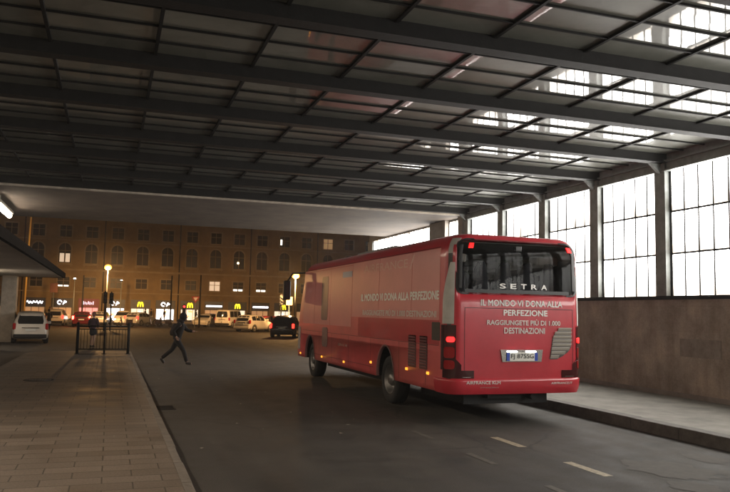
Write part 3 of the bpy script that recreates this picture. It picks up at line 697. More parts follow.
# ================================================================== SHELTER ON THE LEFT
sh = thing('shelter_canopy', 'low pale flat shelter canopy with dark edge above the parked white car', 'canopy', (-5, 32, 3.6))
SZ = 3.6
g = MB(); g.box((-9.5,14,SZ),(-2.62,45,SZ+.12)); g.build('soffit', mat('pale_soffit',(.72,.66,.58),.75,var=.15,scale=.8), sh)
g = MB(); g.box((-2.62,13.9,SZ-.02),(-2.5,45.1,SZ+.26)); g.box((-9.5,45,SZ-.02),(-2.62,45.1,SZ+.26)); g.box((-9.5,14,SZ+.12),(-2.62,45,SZ+.24)); g.build('fascia', mat('dark_fascia',(.02,.017,.015),.9,spec=0,var=.3,scale=3), sh)
for y in (44.2, 36, 28, 20):
    g = MB(); g.box((-5.6,y-.35,0),(-4.85,y+.35,SZ),.03); g.build('pillar', mat('travertine',(.42,.36,.29),.7,var=.25,scale=2.5,bump=.3), sh)

# ================================================================== FAR BUILDING
FY = 105; BX0, BXS = -9.35, 3.3
OCHRE = mat('ochre_plaster', (.30,.208,.10), .9, var=.3, scale=.45, bump=.2, bscale=6)
PIETRA = mat('sandstone_trim', (.38, .29, .17), .85, var=.2, scale=1.5)
SHUT = mat('dark_shutters', (.055,.045,.035), .7); FRAMEM = mat('window_frames', (.30,.22,.14), .7)
NG = mat('night_glass', (.02,.018,.015), .35, spec=.2)
bl = thing('ochre_palazzo', 'long ochre palazzo with arched upper windows and lit shops across the square', 'building', (BX0+BXS*6, FY, 0))
KMIN, KMAX = -1, 15
def cell(g, x0, x1, z0, z1, ox0, ox1, oz0, oz1, arch, dep=.4):
    y = FY
    def q(a, b, c, d): g.add([(a,y,c),(b,y,c),(b,y,d),(a,y,d)], [(0,1,2,3)])
    q(x0,ox0,z0,z1); q(ox1,x1,z0,z1)
    if oz0 > z0: q(ox0,ox1,z0,oz0)
    if arch:
        r = (ox1-ox0)/2; cx = (ox0+ox1)/2; zs_ = oz1-r; pts = [(cx-r*math.cos(R(a)), zs_+r*math.sin(R(a))) for a in range(0,181,15)]
        for (a, b), (c, d) in zip(pts[:-1], pts[1:]): g.add([(a,y,b),(c,y,d),(c,y,z1),(a,y,z1)], [(0,1,2,3)])
        out = [(ox0,oz0)]+pts+[(ox1,oz0)]
    else:
        q(ox0,ox1,oz1,z1); out = [(ox0,oz0),(ox0,oz1),(ox1,oz1),(ox1,oz0)]
    n = len(out)
    for i in range(n):
        a = out[i]; b = out[(i+1) % n]; g.add([(a[0],y,a[1]),(b[0],y,b[1]),(b[0],y+dep,b[1]),(a[0],y+dep,a[1])], [(0,1,2,3)])
    return out
wallm = MB(); LV = []
def ring_part(out, wd, name, m, parent, prd=.07):
    cx = sum(p[0] for p in out)/len(out); cz = sum(p[1] for p in out)/len(out); g = MB(); n = len(out)
    xs = [p[0] for p in out]; zz = [p[1] for p in out]; hw = (max(xs)-min(xs))/2; hz = (max(zz)-min(zz))/2; mx = (max(xs)+min(xs))/2; mz = (max(zz)+min(zz))/2
    o2 = [(mx+(x-mx)*(hw+wd)/hw, mz+(z-mz)*(hz+wd)/hz) for x, z in out]
    vs = [(x,FY-.003,z) for x, z in out]+[(x,FY-prd,z) for x, z in out]+[(x,FY-prd,z) for x, z in o2]+[(x,FY-.003,z) for x, z in o2]
    fs = []
    for i in range(n):
        j = (i+1) % n
        for a, b in ((0,1),(1,2),(2,3)): fs.append((a*n+i, a*n+j, b*n+j, b*n+i))
    g.add(vs, fs); return g.build(name, m, parent)
def pane(out, y, m, parent, split=True, name='pane'):
    g = MB(); g.cur = 0; g.add([(x,y,z) for x, z in out], [list(range(len(out)))])
    xs = [p[0] for p in out]; zz = [p[1] for p in out]
    if split:
        g.cur = 1; mx = (min(xs)+max(xs))/2; g.box((mx-.04,y-.05,min(zz)),(mx+.04,y-.005,max(zz)))
        zc = min(zz)+(max(zz)-min(zz))*.62; g.box((min(xs),y-.05,zc-.035),(max(xs),y-.006,zc+.035))
    return g.build(name, [m, FRAMEM], parent)
CURT = em('lit_curtain', (1,.80,.58), .55); BRIGHT = em('lit_blind', (1,.93,.80), 2.6); BULB = em('warm_bulb', (1,.72,.35), 18)
DIMW = em('dim_lit_pane', (1,.62,.3), .22)
rows = [('mezz', 3.9, 6.6, 1.45, 4.55, 5.85, False), ('arch', 6.6, 10.9, 1.5, 7.75, 10.35, True), ('top', 10.9, 13.9, 1.45, 11.2, 12.7, False), ('upper', 13.9, 18.2, 1.5, 14.8, 17.0, True)]
for k in range(KMIN, KMAX+1):
    xc = BX0+BXS*k; x0 = xc-BXS/2; x1 = xc+BXS/2
    for nm, z0, z1, ww, oz0, oz1, ar in rows:
        out = cell(wallm, x0, x1, z0, z1, xc-ww/2, xc+ww/2, oz0, oz1, ar)
        fr = ring_part(out, .16, 'window', PIETRA, bl)
        lit = NG if (k*7+len(nm)*3) % 5 else SHUT
        if nm == 'mezz' and k == 7: lit = CURT
        if nm in ('top',) and k == 12: lit = DIMW
        pane(out, FY+.22, lit, fr)
        if nm == 'mezz' and k in (1, 8, 9):
            for s in (-1, 1):
                g = MB(); g.box((xc+s*.36-.29,FY+.16,4.62),(xc+s*.36+.29,FY+.18,4.86 if k > 1 else 4.78)); g.build('blind', BRIGHT, fr)
        if nm == 'arch' and k == 1:
            for s in (-1, 1):
                g = MB(); g.box((xc+s*.36-.27,FY+.16,7.85),(xc+s*.36+.27,FY+.18,9.0)); g.build('curtain', CURT, fr)
        if nm == 'arch' and k == 8:
            g = MB(); g.ball((xc-.1,FY+.1,8.6),.13); g.build('ceiling_bulb', BULB, fr)
        if nm == 'top' and k == 10:
            g = MB(); g.box((xc-.6,FY+.16,11.5),(xc-.35,FY+.18,12.3)); g.build('blind', BRIGHT, fr)
        if ar: 
            g = MB(); g.box((xc-1.0,FY-.35,oz0-.32),(xc+1.0,FY-.002,oz0-.12)); g.box((xc-.9,FY-.25,oz0-.5),(xc-.75,FY-.002,oz0-.32)); g.box((xc+.75,FY-.25,oz0-.5),(xc+.9,FY-.002,oz0-.32)); g.build('window_ledge', PIETRA, fr)
    # shop bay
    out = cell(wallm, x0, x1, 0, 3.9, xc-1.22, xc+1.22, .14, 3.05, False, .7)
g = wallm
g.box((BX0+BXS*(KMIN-.5),FY+.9,0),(BX0+BXS*(KMAX+.5),FY+10,18.2)); g.build('wall', OCHRE, bl)
g = MB(); XA, XB = BX0+BXS*(KMIN-.5), BX0+BXS*(KMAX+.5)
g.box((XA,FY-.18,3.85),(XB,FY-.002,4.0)); g.box((XA,FY-.22,6.72),(XB,FY-.002,6.95)); g.box((XA,FY-.12,10.72),(XB,FY-.002,10.9)); g.box((XA,FY-.3,13.8),(XB,FY-.002,14.0)); g.build('string_course', PIETRA, bl)
g = MB(); g.box((XA-.6,FY-.9,18.2),(XB+.6,FY+10.5,18.6)); g.prism([(XA-.6,FY-.9,18.6),(XA-.6,FY+10.5,18.6),(XA-.6,FY+4.8,20.6)], (XB-XA+1.2,0,0)); g.build('roof', mat('dark_tiles',(.12,.06,.04),.85), bl)
for k in (-1,2,5,8,11,14):
    x = BX0+BXS*(k+.5); g = MB(); g.tube((x,FY-.1,.1),(x,FY-.1,18.2),.07,n=8); g.build('drainpipe', DARKSTEEL, bl)
# shops
DARKSIGN = mat('dark_sign', (.02,.022,.035), .4); SIGNW = em('white_sign_light', (1,.97,.95), 5); YEL = em('yellow_sign_light', (1,.72,.02), 3.2)
YELD = em('pale_sign_light', (.9,.8,1), 1.3)
IN1 = em('shop_glow', (1,.86,.66), 1.0); IN2 = em('dim_shop_glow', (1,.62,.33), .22); IN3 = em('shop_white_glow', (1,.95,.92), 3.0); INR = em('shop_pink_glow', (1,.35,.33), 1.0)
def arches(g, cx, z0, h, y):
    r = h*.27; W_ = .1
    for s in (-1, 1):
        pts = [(cx+s*r*1.0+r*math.cos(R(a))*1.0, z0+h*.45*0+h*math.sin(R(a))) for a in range(0,181,12)]
        for (a, b), (c, d) in zip(pts[:-1], pts[1:]): g.tube((a,y,b),(c,y,d),.075,n=6)
SHOPS = {-1:('bar','',IN2), 0:('script','Alcor',IN2), 1:('logo','C&D',IN2), 2:('pink','AEG',INR), 3:('logo','GD',IN3), 4:('arches','',IN1), 5:('logo','P',IN3), 6:('arches','',IN1), 7:('strip','FARMACIA',IN2), 8:('arches','',IN1), 9:('strip','GELATERIA',IN2), 10:('arches','',IN1)}
for k in range(KMIN, KMAX+1):
    xc = BX0+BXS*k; kind, tx, glow = SHOPS.get(k, ('none','',IN2))
    g = MB(); g.cur = 0; g.box((xc-1.22,FY+.5,.14),(xc+1.22,FY+.55,1.85)); g.cur = 1
    for u in (-1.2,-.45,.45,1.16): g.box((xc+u,FY+.4,.14),(xc+u+.05,FY+.495,1.85))
    g.box((xc-1.2,FY+.4,.14),(xc+1.2,FY+.495,.4)); sf = g.build('shopfront', [glow, BLACK], bl)
    g = MB(); g.box((xc-1.3,FY-.12,1.85),(xc+1.3,FY-.004,3.05)); sg_ = g.build('shop_sign', DARKSIGN if kind != 'pink' else mat('pink_sign',(.3,.06,.09),.5), bl)
    if kind == 'arches': g = MB(); arches(g, xc, 2.12, .62, FY-.17); g.build('arch_emblem', YEL, sg_)
    elif kind in ('logo','script','pink'):
        g = MB(); yy = FY-.17
        if kind == 'logo':
            for a in range(0,300,20): g.tube((xc-.3+.25*math.cos(R(a)),yy,2.5+.25*math.sin(R(a))),(xc-.3+.25*math.cos(R(a+20)),yy,2.5+.25*math.sin(R(a+20))),.055,n=6)
            g.tube((xc+.12,yy,2.22),(xc+.3,yy,2.75),.05,n=6); g.tube((xc+.3,yy,2.72),(xc+.55,yy,2.55),.05,n=6); g.tube((xc+.55,yy,2.55),(xc+.2,yy,2.4),.05,n=6)
        elif kind == 'script':
            pts = [(xc-.95+.1*i, yy, 2.45+.2*math.sin(i*1.7)*(1 if i % 5 else .3)) for i in range(20)]
            for a, b in zip(pts[:-1], pts[1:]): g.tube(a, b, .05, n=6)
        else:
            for i in range(7): g.box((xc-.7+.2*i,yy-.02,2.25+.05*(i % 2)),(xc-.6+.2*i,yy+.02,2.7-.08*(i % 3)))
        g.build('sign_letters', SIGNW if kind != 'pink' else YELD, sg_)
    elif kind == 'strip':
        g = MB(); g.box((xc-1.1,FY-.16,2.28),(xc+1.1,FY-.122,2.52)); g.build('sign_light', em('strip_sign', (.9,.92,1), 3.5), sg_)
    if glow is IN3 or kind == 'arches':
        g = MB()
        for q in range(5):
            u = random.uniform(-1,.8); z = random.uniform(.5,1.5); g.box((xc+u,FY+.36,z),(xc+u+random.uniform(.15,.4),FY+.39,z+random.uniform(.1,.3)))
        g.build('window_display', em('display_'+str(k % 3), [(1,.35,.15),(1,.9,.75),(.95,.6,.25)][k % 3], 2.2), sf)
# darker stone neighbour at left
t = thing('grey_corner_building', 'dark grey building at the left end of the ochre palazzo', 'building', (-24, FY-8, 0))
g = MB(); g.box((-42,FY-9,0),(XA-.4,FY+9,20)); g.build('wall', mat('grey_render',(.16,.14,.12),.9,var=.2,scale=.6), t)
for k in range(6):
    for j in range(4):
        x = -16.5-4*k; g = MB(); g.box((x-.7,FY-9.08,4.6+3.6*j),(x+.7,FY-9.003,6.4+3.6*j)); g.build('window', NG, t)
t = thing('brick_side_building', 'dim brown building behind the front of the bus', 'building', (62, FY-5, 0))
g = MB(); g.box((XB+1,FY-6,0),(XB+50,FY+9,17)); g.build('wall', mat('brown_render',(.2,.14,.09),.9,var=.2,scale=.6), t)
for k in range(8):
    for j in range(3):
        x = XB+5+5*k; g = MB(); g.box((x-.8,FY-6.08,4.6+3.8*j),(x+.8,FY-6.003,6.6+3.8*j)); g.build('window', NG, t)

# ================================================================== STREET LAMPS AND SIGNALS
def street_lamp(x, y, h, label, power, em_mat, head=.28, col=(1,.54,.20), arm=0, pole=None):
    t = thing('street_lamp', label, 'street lamp', (x, y, 0), 'lit street lamps in the square' )
    g = MB(); g.tube((x,y,0),(x,y,.8),.13,.11); g.tube((x,y,.8),(x,y,h),.075,.045); g.build('pole', pole or GREYSTEEL, t)
    g = MB(); g.lathe((x,y,h-.02), (0,0,1), [(0,.05),(.06,.1),(.1,.16),(.34,.02)], 14); g.tube((x,y,h+.3),(x,y,h+.42),.03); g.build('lamp_housing', DARKSTEEL, t)
    g = MB(); g.ball((x,y,h+.16), head, (1,1,.8)); ob = g.build('lamp_globe', em_mat, t)
    if power:
        l = bpy.data.lights.new('lamp_light', 'POINT'); l.energy = power; l.color = col; l.shadow_soft_size = .3
        lo = bpy.data.objects.new('lamp_light', l); COL.objects.link(lo); lo.parent = t; lo.location = (0,-.0,h+.16)
        ob.visible_shadow = True
        lo.location = (0,-.45,h-.1)
        l2 = bpy.data.lights.new('lamp_beam', 'SPOT'); l2.energy = power*6.5; l2.color = col; l2.shadow_soft_size = .3; l2.spot_size = R(58); l2.spot_blend = 1
        l3 = bpy.data.objects.new('lamp_beam', l2); COL.objects.link(l3); l3.parent = t; l3.location = (0,.5,h-.1); l3.rotation_euler = (R(74), 0, 0)
    return t
street_lamp(-.39, 74, 5.6, 'tall street lamp with a bright orange globe in front of the middle arched windows', LAMP_W, SOD, .34)
street_lamp(15.0, 62, 4.87, 'tall street lamp with a bright orange globe just left of the bus front', LAMP_W, SOD, .34)
SMALL = em('small_white_lamp', (1,.9,.72), 12)
street_lamp(-3.9, 88, 4.9, 'slim street lamp with a small white lamp near the red lit car', 0, SMALL, .14)
street_lamp(1.1, 92, 5.0, 'slim street lamp with a small white lamp above the white logo shop', 0, SMALL, .12)
street_lamp(-9.2, 80, 4.6, 'slim street lamp with a small white lamp behind the parked white car', 0, SMALL, .13)
t = thing('lamp_mast', 'tall orange lit pole standing in front of the left end of the palazzo', 'pole', (-8.1, 80, 0))
g = MB(); g.tube((-8.1,80,0),(-7.95,80,12.5),.11,.1); g.build('mast', mat('orange_lit_pole',(.75,.5,.14),.5), t)  # orange lamplight put into the base colour of the mast
def signal(x, y, label, red, h=3.3, yaw=0):
    t = thing('traffic_light', label, 'traffic light', (x, y, 0))
    g = MB(); g.tube((x,y,0),(x,y,h+.1),.06); g.build('pole', DARKSTEEL, t)
    g = MB(); g.box((x-.17,y-.14,h-.95),(x+.17,y+.1,h),.03)
    for k in range(3): g.tube((x,y-.14,h-.17-.3*k),(x,y-.32,h-.15-.3*k),.12,.12,caps=False)
    hd = g.build('signal_head', BLACK, t)
    for k in range(3):
        g = MB(); g.tube((x,y-.139,h-.17-.3*k),(x,y-.17,h-.17-.3*k),.1)
        g.build('lens', em('red_signal', (1,.02,.02), 9) if red and k == 0 else mat('unlit_lens',(.05,.05,.04),.3), hd)
    return t
t_ = signal(7.0, 76, 'traffic light showing bright red above the walking man', True, 2.35)
signal(-.45, 66, 'dark traffic light with unlit lenses beside the left orange lamp', False, 3.25)
signal(.05, 66.4, 'dark traffic light with unlit lenses just right of its twin beside the left orange lamp', False, 3.2)
signal(14.7, 66, 'dark traffic light seen from behind left of the bus', False, 3.4)
# red glow pole lights: signs
def disc_sign(x, y, z, r, label, m, tri=False):
    t = thing('road_sign', label, 'road sign', (x, y, 0)); g = MB(); g.tube((x,y,0),(x,y,z+r),.04,n=8); g.build('post', GREYSTEEL, t)
    g = MB()
    if tri: g.prism([(x-r,y-.06,z+r*.6),(x+r,y-.06,z+r*.6),(x,y-.06,z-r)], (0,.02,0))
    else: g.box((x-r,y-.06,z-r*1.3),(x+r,y-.04,z+r*1.3))
    g.build('sign_plate', m, t)
    if tri:
        g = MB(); g.prism([(x-r*.55,y-.064,z+r*.36),(x+r*.55,y-.064,z+r*.36),(x,y-.064,z-r*.5)], (0,.003,0)); g.build('sign_face', WHITE, t)
disc_sign(8.3, 78, 3.0, .42, 'red and white give way triangle sign right of the red signal', mat('sign_red',(.45,.03,.03),.5), True)
disc_sign(-6.0, 88, 4.0, .4, 'small brown rectangular street sign left of the red lit cars', mat('brown_sign',(.2,.07,.04),.5))
disc_sign(15.9, 68, 2.9, .3, 'pale rectangular stop sign next to the bus', mat('pale_sign',(.5,.42,.3),.5))
for x, y, h, lb in ((9.0,80,5.6,'dark slim pole left of the white parked cars'),(-2.9,86,5.4,'dark slim pole left of the orange lamp'),(6.3,84,5.6,'pale slim pole in front of the dark round logo shop')):
    t = thing('slim_pole', lb, 'pole', (x,y,0)); g = MB(); g.tube((x,y,0),(x,y,h),.10,.07); g.build('shaft', DARKSTEEL if 'dark' in lb else CONC2, t)

# ================================================================== VEHICLES
def lerp(a, b, t): return a+(b-a)*t
PROF = {
 'mpv': [(0,.62,.64,.5),(.015,.92,.97,.84),(.06,1.0,1.25,.78),(.12,1.02,1.53,.70),(.3,1.03,1.66,.70),(.55,1.0,1.64,.71),(.68,.99,1.5,.74),(.80,.98,1.06,.86),(.9,.88,.9,.84),(.98,.72,.74,.78),(1,.5,.52,.7)],
 'hatch': [(0,.6,.62,.5),(.02,.9,.95,.86),(.07,.95,1.2,.82),(.14,.97,1.42,.77),(.32,.96,1.47,.76),(.5,.95,1.44,.76),(.62,.94,1.28,.78),(.74,.93,.99,.86),(.9,.8,.82,.84),(.98,.66,.68,.76),(1,.45,.47,.7)],
 'van': [(0,.8,.84,.9),(.01,1.0,1.2,.9),(.03,1.05,1.70,.86),(.05,1.05,1.83,.85),(.5,1.05,1.86,.85),(.68,1.04,1.80,.85),(.76,1.0,1.5,.84),(.84,.98,1.08,.86),(.94,.85,.87,.84),(.99,.7,.72,.8),(1,.5,.52,.7)],
}
def car(name, label, kind, L, W, H, paint, loc, rz, lights=0, cat='car', group='vehicles waiting and parked in the square'):
    t = thing(name, label, cat, (0,0,0), group); pf = PROF[kind]; hmax = max(p[2] for p in pf); k = H/hmax; hw = W/2
    def sec(tt):
        for a, b in zip(pf[:-1], pf[1:]):
            if a[0] <= tt <= b[0]:
                f = (tt-a[0])/max(1e-6, b[0]-a[0]); return [lerp(a[i], b[i], f) for i in (1,2,3)]
    def width(tt): e = min(tt, 1-tt); return hw*(1-.14*max(0, 1-e/.09)**2)
    def ring(tt):
        zb, zr, wr = sec(tt); w_ = width(tt); zb *= k; zr *= k; y = -L/2+L*tt; zl = .26 if .06 < tt < .94 else .34
        half = [(w_*.86, zl-.04),(w_*.97,zl+.05),(w_, .52),(w_*.99, zb*.8),(w_*.955, zb),(w_*lerp(.955,wr,.5)*1.0+.01, lerp(zb,zr,.5)),(w_*wr, zr-(.04 if zr > zb+.2 else 0)),(w_*wr*.75, zr+.005),(w_*wr*.35, zr+.02)]
        return [(x, y, z) for x, z in half]+[(-x, y, z) for x, z in half[::-1]]
    ts = [0,.005,.015,.03,.05,.07,.1,.14,.2,.3,.4,.5,.55,.6,.65,.7,.74,.78,.82,.88,.93,.97,.99,1]
    g = MB(); g.rings([ring(x) for x in ts]); g.build('body', paint, t)
    # glass
    tz = [p[0] for p in pf if p[2]-p[1] > .18]; t0, t1 = min(tz), max(tz)
    def sidept(tt, f, sx, off=.012):
        zb, zr, wr = sec(tt); w_ = width(tt); return (sx*(w_*lerp(.955, wr, f)+off+.012*math.sin(f*3.14)), -L/2+L*tt, lerp(zb*k, zr*k-.04, f))
    ga, gb = t0+.05, t1-.015
    for sx in (-1, 1):
        for (a, b) in ((ga, lerp(ga,gb,.30)), (lerp(ga,gb,.33), lerp(ga,gb,.63)), (lerp(ga,gb,.66), gb)):
            g = MB(); top = .88; n = 4; lo = [sidept(lerp(a,b,i/n), .06, sx) for i in range(n+1)]; md = [sidept(lerp(a,b,i/n), .5, sx) for i in range(n+1)]; hi = [sidept(lerp(a,b,i/n), top, sx) for i in range(n+1)]
            g.add(lo+md+hi, [(i,i+1,n+2+i,n+1+i) for i in range(n)]+[(n+1+i,n+2+i,2*n+3+i,2*n+2+i) for i in range(n)]); g.build('side_window', CG, t)
    # rear window: between belt and roof along the tail
    def tail(x, z):     # y of tail surface at height z
        best = -L/2
        prev = None
        for q in pf:
            zr = q[2]*k; y = -L/2+L*q[0]
            if prev and prev[1] <= z <= zr: f = (z-prev[1])/max(1e-6, zr-prev[1]); best = lerp(prev[0], y, f); break
            prev = (y, zr)
        return best-.02+.06*(x/hw)**2
    zb = pf[2][1]*k; zt = H*(.965 if kind != 'van' else .93); g = MB(); rows_ = []
    for i in range(5):
        z = lerp(zb+.02, zt-.05, i/4); wv = hw*lerp(.74, .60, i/4)*(1 if 0 < i < 4 else .90); rows_.append([(lerp(-wv,wv,j/8), tail(lerp(-wv,wv,j/8), z)-.01, z+.0) for j in range(9)])
    g.add([p for r in rows_ for p in r], [(i*9+j,i*9+j+1,(i+1)*9+j+1,(i+1)*9+j) for i in range(4) for j in range(8)], True); g.build('rear_window', CG, t)
    if kind == 'van':
        g = MB(); g.box((-.02,-L/2-.025,.4),(.02,-L/2+.1,1.7*k)); g.build('door_seam', BLACK, t)
    # windscreen
    wp_ = [p for p in pf if p[0] >= .5]; g = MB(); a = [p for p in wp_ if p[2]-p[1] > .3][-1]; b = [p for p in wp_ if p[2]-p[1] < .15][0]
    ya, za, yb_, zb_ = -L/2+L*a[0]+.02, a[2]*k-.02, -L/2+L*b[0]+.02, b[2]*k+.02
    g.add([(-hw*.74,ya,za+.02),(hw*.74,ya,za+.02),(hw*.84,yb_,zb_+.02),(-hw*.84,yb_,zb_+.02)], [(0,1,2,3)]); g.build('windscreen', CG, t)
    # bumper, plate, lights, wheels
    g = MB(); g.box((-hw*.9,-L/2-.05,.30),(hw*.9,-L/2+.14,.50),.04); g.build('rear_bumper', BLACK if kind != 'hatch' else paint, t)
    g = MB(); g.box((-.26,-L/2-.04,.66*k),(.26,-L/2+.04,.77*k)); g.build('number_plate', PLATE, t)
    g = MB(); g.box((-.42,-L/2-.035,.80*k),(.42,-L/2+.04,.85*k),.01); g.build('handle_strip', CHROME, t)
    for sx in (-1, 1):
        g = MB(); x = sx*hw*.88; zc = .86*k; g.box((x-.075,-L/2+.01,zc-.14),(x+.085,-L/2+.26,zc+.20),.045)
        g.build('tail_light', em('car_tail_lens', (1,.02,.012), 7) if lights == 1 else em('glaring_tail_lens', (1,.03,.02), 40) if lights == 3 else REDX, t)
        g = MB(); g.box((x-.16,L/2-.28,.58*k),(x+.12,L/2-.04,.74*k),.04); g.build('headlight', em('car_head_lens', (.95,.97,1), 25) if lights == 2 else mat('clear_lens',(.5,.5,.5),.1), t)
        g = MB(); g.box((sx*(hw+.0)-.0,L*.16,.98*k),(sx*(hw+.17),L*.16+.1,1.12*k),.03) if sx > 0 else g.box((-(hw+.17),L*.16,.98*k),(-hw,L*.16+.1,1.12*k),.03); g.build('door_mirror', paint, t)
        for yy in (-L*.31, L*.32):
            g = MB(); c = (sx*(hw-.11), yy, .32); g.lathe(c, (sx,0,0), [(-.12,.2),(-.12,.3),(-.08,.325),(.09,.325),(.125,.29),(.12,.2)], 24); wh = g.build('wheel', RUBBER, t)
            g = MB(); g.lathe(c, (sx,0,0), [(.12,.205),(.10,.18),(.07,.1),(.11,.05),(.11,0)], 20); g.build('rim', RIM, wh)
            g = MB(); pts = [(sx*(hw+.006), yy+.40*math.cos(R(a)), .30+.41*math.sin(R(a))) for a in range(0,181,12)]; pi_ = [(sx*(hw+.006), yy+.335*math.cos(R(a)), .30+.345*math.sin(R(a))) for a in range(0,181,12)]; n = len(pts)
            g.add(pts+pi_, [(i,i+1,n+i+1,n+i) for i in range(n-1)]); g.build('arch_trim', BLACK, t)
    t.location = loc; t.rotation_euler = (0,0,rz); return t
CW = mat('white_car_paint', (.72,.66,.58), .3, coat=.7, var=.05, scale=2); CS = mat('silver_car_paint', (.38,.36,.34), .3, .4, coat=.6)
CB = mat('dark_car_paint', (.03,.02,.025), .25, coat=.8); CR = mat('darkred_car_paint', (.12,.012,.015), .25, coat=.8)
car('parked_car', 'white people carrier with black rear bumper parked under the low shelter canopy', 'mpv', 4.45, 1.78, 1.68, CW, (-4.12, 44.6, 0), R(5.5))
car('parked_car', 'white estate car with red tail lights lit in front of the left shops', 'mpv', 4.4, 1.82, 1.68, CW, (-5.2, 83, 0), R(-4), 1)
car('parked_car', 'silver hatchback waiting just left of the orange street lamp', 'hatch', 4.2, 1.76, 1.5, CS, (-.9, 88, 0), R(-8), 0)
car('parked_car', 'bluish white car with headlights blazing in front of the white logo shop', 'mpv', 4.3, 1.78, 1.6, CW, (1.5, 90, 0), R(172), 2)
car('parked_car', 'pale grey hatchback with one red light seen right of the railing', 'hatch', 4.1, 1.75, 1.48, CS, (3.3, 86, 0), R(-35), 1)
car('parked_car', 'small white car half hidden behind the white van', 'hatch', 4.1, 1.76, 1.48, CW, (10.3, 84.5, 0), R(150))
car('parked_van', 'white van with twin rear door windows beside the pale hatchback', 'van', 4.6, 1.85, 1.95, CW, (12.8, 83.5, 0), R(-32), 0, 'van')
car('parked_car', 'pale beige hatchback parked side on under the right orange street lamp', 'hatch', 4.3, 1.78, 1.55, CW, (12.55, 67.5, 0), R(-42))
car('parked_car', 'dark hatchback with red brake lights just left of the bus front', 'mpv', 4.4, 1.85, 1.62, CB, (12.75, 55.2, 0), R(-22), 1)
car('parked_car', 'dark red car seen between the beige hatchback and the dark car', 'hatch', 4.2, 1.75, 1.45, CR, (14.8, 70, 0), R(-60), 0)
car('parked_car', 'dark car parked at the far left edge behind the shelter pillar', 'hatch', 4.2, 1.75, 1.45, CB, (-9.0, 56, 0), R(10), 0)
car('parked_car', 'dark red car braking hard with glaring red lights left of the person at the railing', 'hatch', 4.2, 1.76, 1.5, CR, (-2.55, 79, 0), R(-2), 3)
# scooters by the shops
def scooter(x, y, rz, label):
    t = thing('parked_scooter', label, 'scooter', (0,0,0), 'scooters parked by the kerb')
    g = MB(); g.box((-.16,-.6,.35),(.16,.05,.72),.06); g.box((-.2,.02,.25),(.2,.42,.33),.02); g.prism([(-.2,.38,.3),(-.2,.46,.3),(-.2,.62,1.0),(-.2,.54,1.0)], (.4,0,0)); g.build('body', CB, t)
    g = MB(); g.box((-.14,-.62,.72),(.14,.05,.82),.04); g.build('saddle', BLACK, t)
    g = MB(); g.tube((-.34,.5,1.08),(.34,.5,1.08),.02); g.tube((0,.5,1.08),(0,.72,.3),.03); g.build('handlebar', GREYSTEEL, t)
    for yy in (-.5,.72):
        g = MB(); g.lathe((0,yy,.26), (1,0,0), [(-.06,.12),(-.06,.22),(0,.26),(.06,.22),(.06,.12)], 18); g.build('wheel', RUBBER, t)
    t.location = (x,y,0); t.rotation_euler = (0,0,rz)
scooter(4.5, 80, R(80), 'dark scooter parked in front of the yellow arches shop')
scooter(5.6, 80.6, R(70), 'dark scooter parked left of the dark round logo shop')
scooter(1.6, 78, R(100), 'dark scooter parked beside the pale grey hatchback')

# ================================================================== RAILING
t = thing('pedestrian_railing', 'dark metal pedestrian railing at the far end of the left pavement', 'railing', (-.2, 31, .15))
for x in (-1.15, -.15, .74):
    g = MB(); g.tube((x,31,.15),(x,31,1.32),.055 if x != -.15 else .035,n=10); g.ball((x,31,1.34),.06); g.tube((x,31,.15),(x,31,.17),.1,n=12); g.build('post', DARKSTEEL, t)
g = MB(); g.tube((-1.15,31,1.24),(.74,31,1.24),.028,n=8); g.tube((-1.15,31,1.12),(.74,31,1.12),.018,n=8); g.tube((-1.15,31,.34),(.74,31,.34),.022,n=8); g.build('rail', DARKSTEEL, t)
g = MB()
for k in range(15):
    x = -1.15+1.89*(k+1)/16; g.tube((x,31,.34),(x,31,1.12),.010,n=6)
g.build('bars', DARKSTEEL, t)
g = MB(); g.box((-1.1,30.7,.151),(-.35,30.95,.158)); g.build('base_plate', DARKSTEEL, t)

# ================================================================== PEOPLE
def skin(name, V, E, rad, m, parent, sub=2, extra=None):
    me = bpy.data.meshes.new(name); me.from_pydata([Vector(v) for v in V], E, []); ob = bpy.data.objects.new(name, me); COL.objects.link(ob)
    md = ob.modifiers.new('s', 'SKIN'); md.use_smooth_shade = True
    sv = me.skin_vertices[0].data
    for i, r in enumerate(rad): sv[i].radius = (r, r) if not isinstance(r, tuple) else r; sv[i].use_root = i == 0
    md2 = ob.modifiers.new('u', 'SUBSURF'); md2.levels = sub
    m2 = evalmesh(ob, name); bpy.data.objects.remove(ob); m2.materials.clear(); m2.materials.append(m)
    if extra:
        bm = bmesh.new(); bm.from_mesh(m2); e = extra.mesh('e', m); bm.from_mesh(e); bm.to_mesh(m2); bm.free()
    for p in m2.polygons: p.use_smooth = True
    o = bpy.data.objects.new(name, m2); COL.objects.link(o); o.parent = parent; return o
def fingers(g, w_, d, side):
    d = Vector(d).normalized(); w_ = Vector(w_)-d*.035; a = side.normalized(); n = d.cross(a)
    palm = w_+d*.05; g.tube(w_-d*.03, palm, .03, .036, 10); g.ball(palm, .042, (.8,.8,1.1), 10, 6)
    for k, L in enumerate((.068,.078,.074,.058)):
        b = w_+d*.085+a*(.028-.019*k); m_ = b+d*L*.55+n*.008; e = m_+(d*.6+n*.6).normalized()*L*.5; g.tube(b, m_, .0095, .0085, 6); g.tube(m_, e, .0085, .007, 6)
    b = w_+d*.03+a*.035; m_ = b+(d*.6+a*.6)*.045; g.tube(b, m_, .012, .010, 6); g.tube(m_, m_+d*.03, .010, .008, 6)
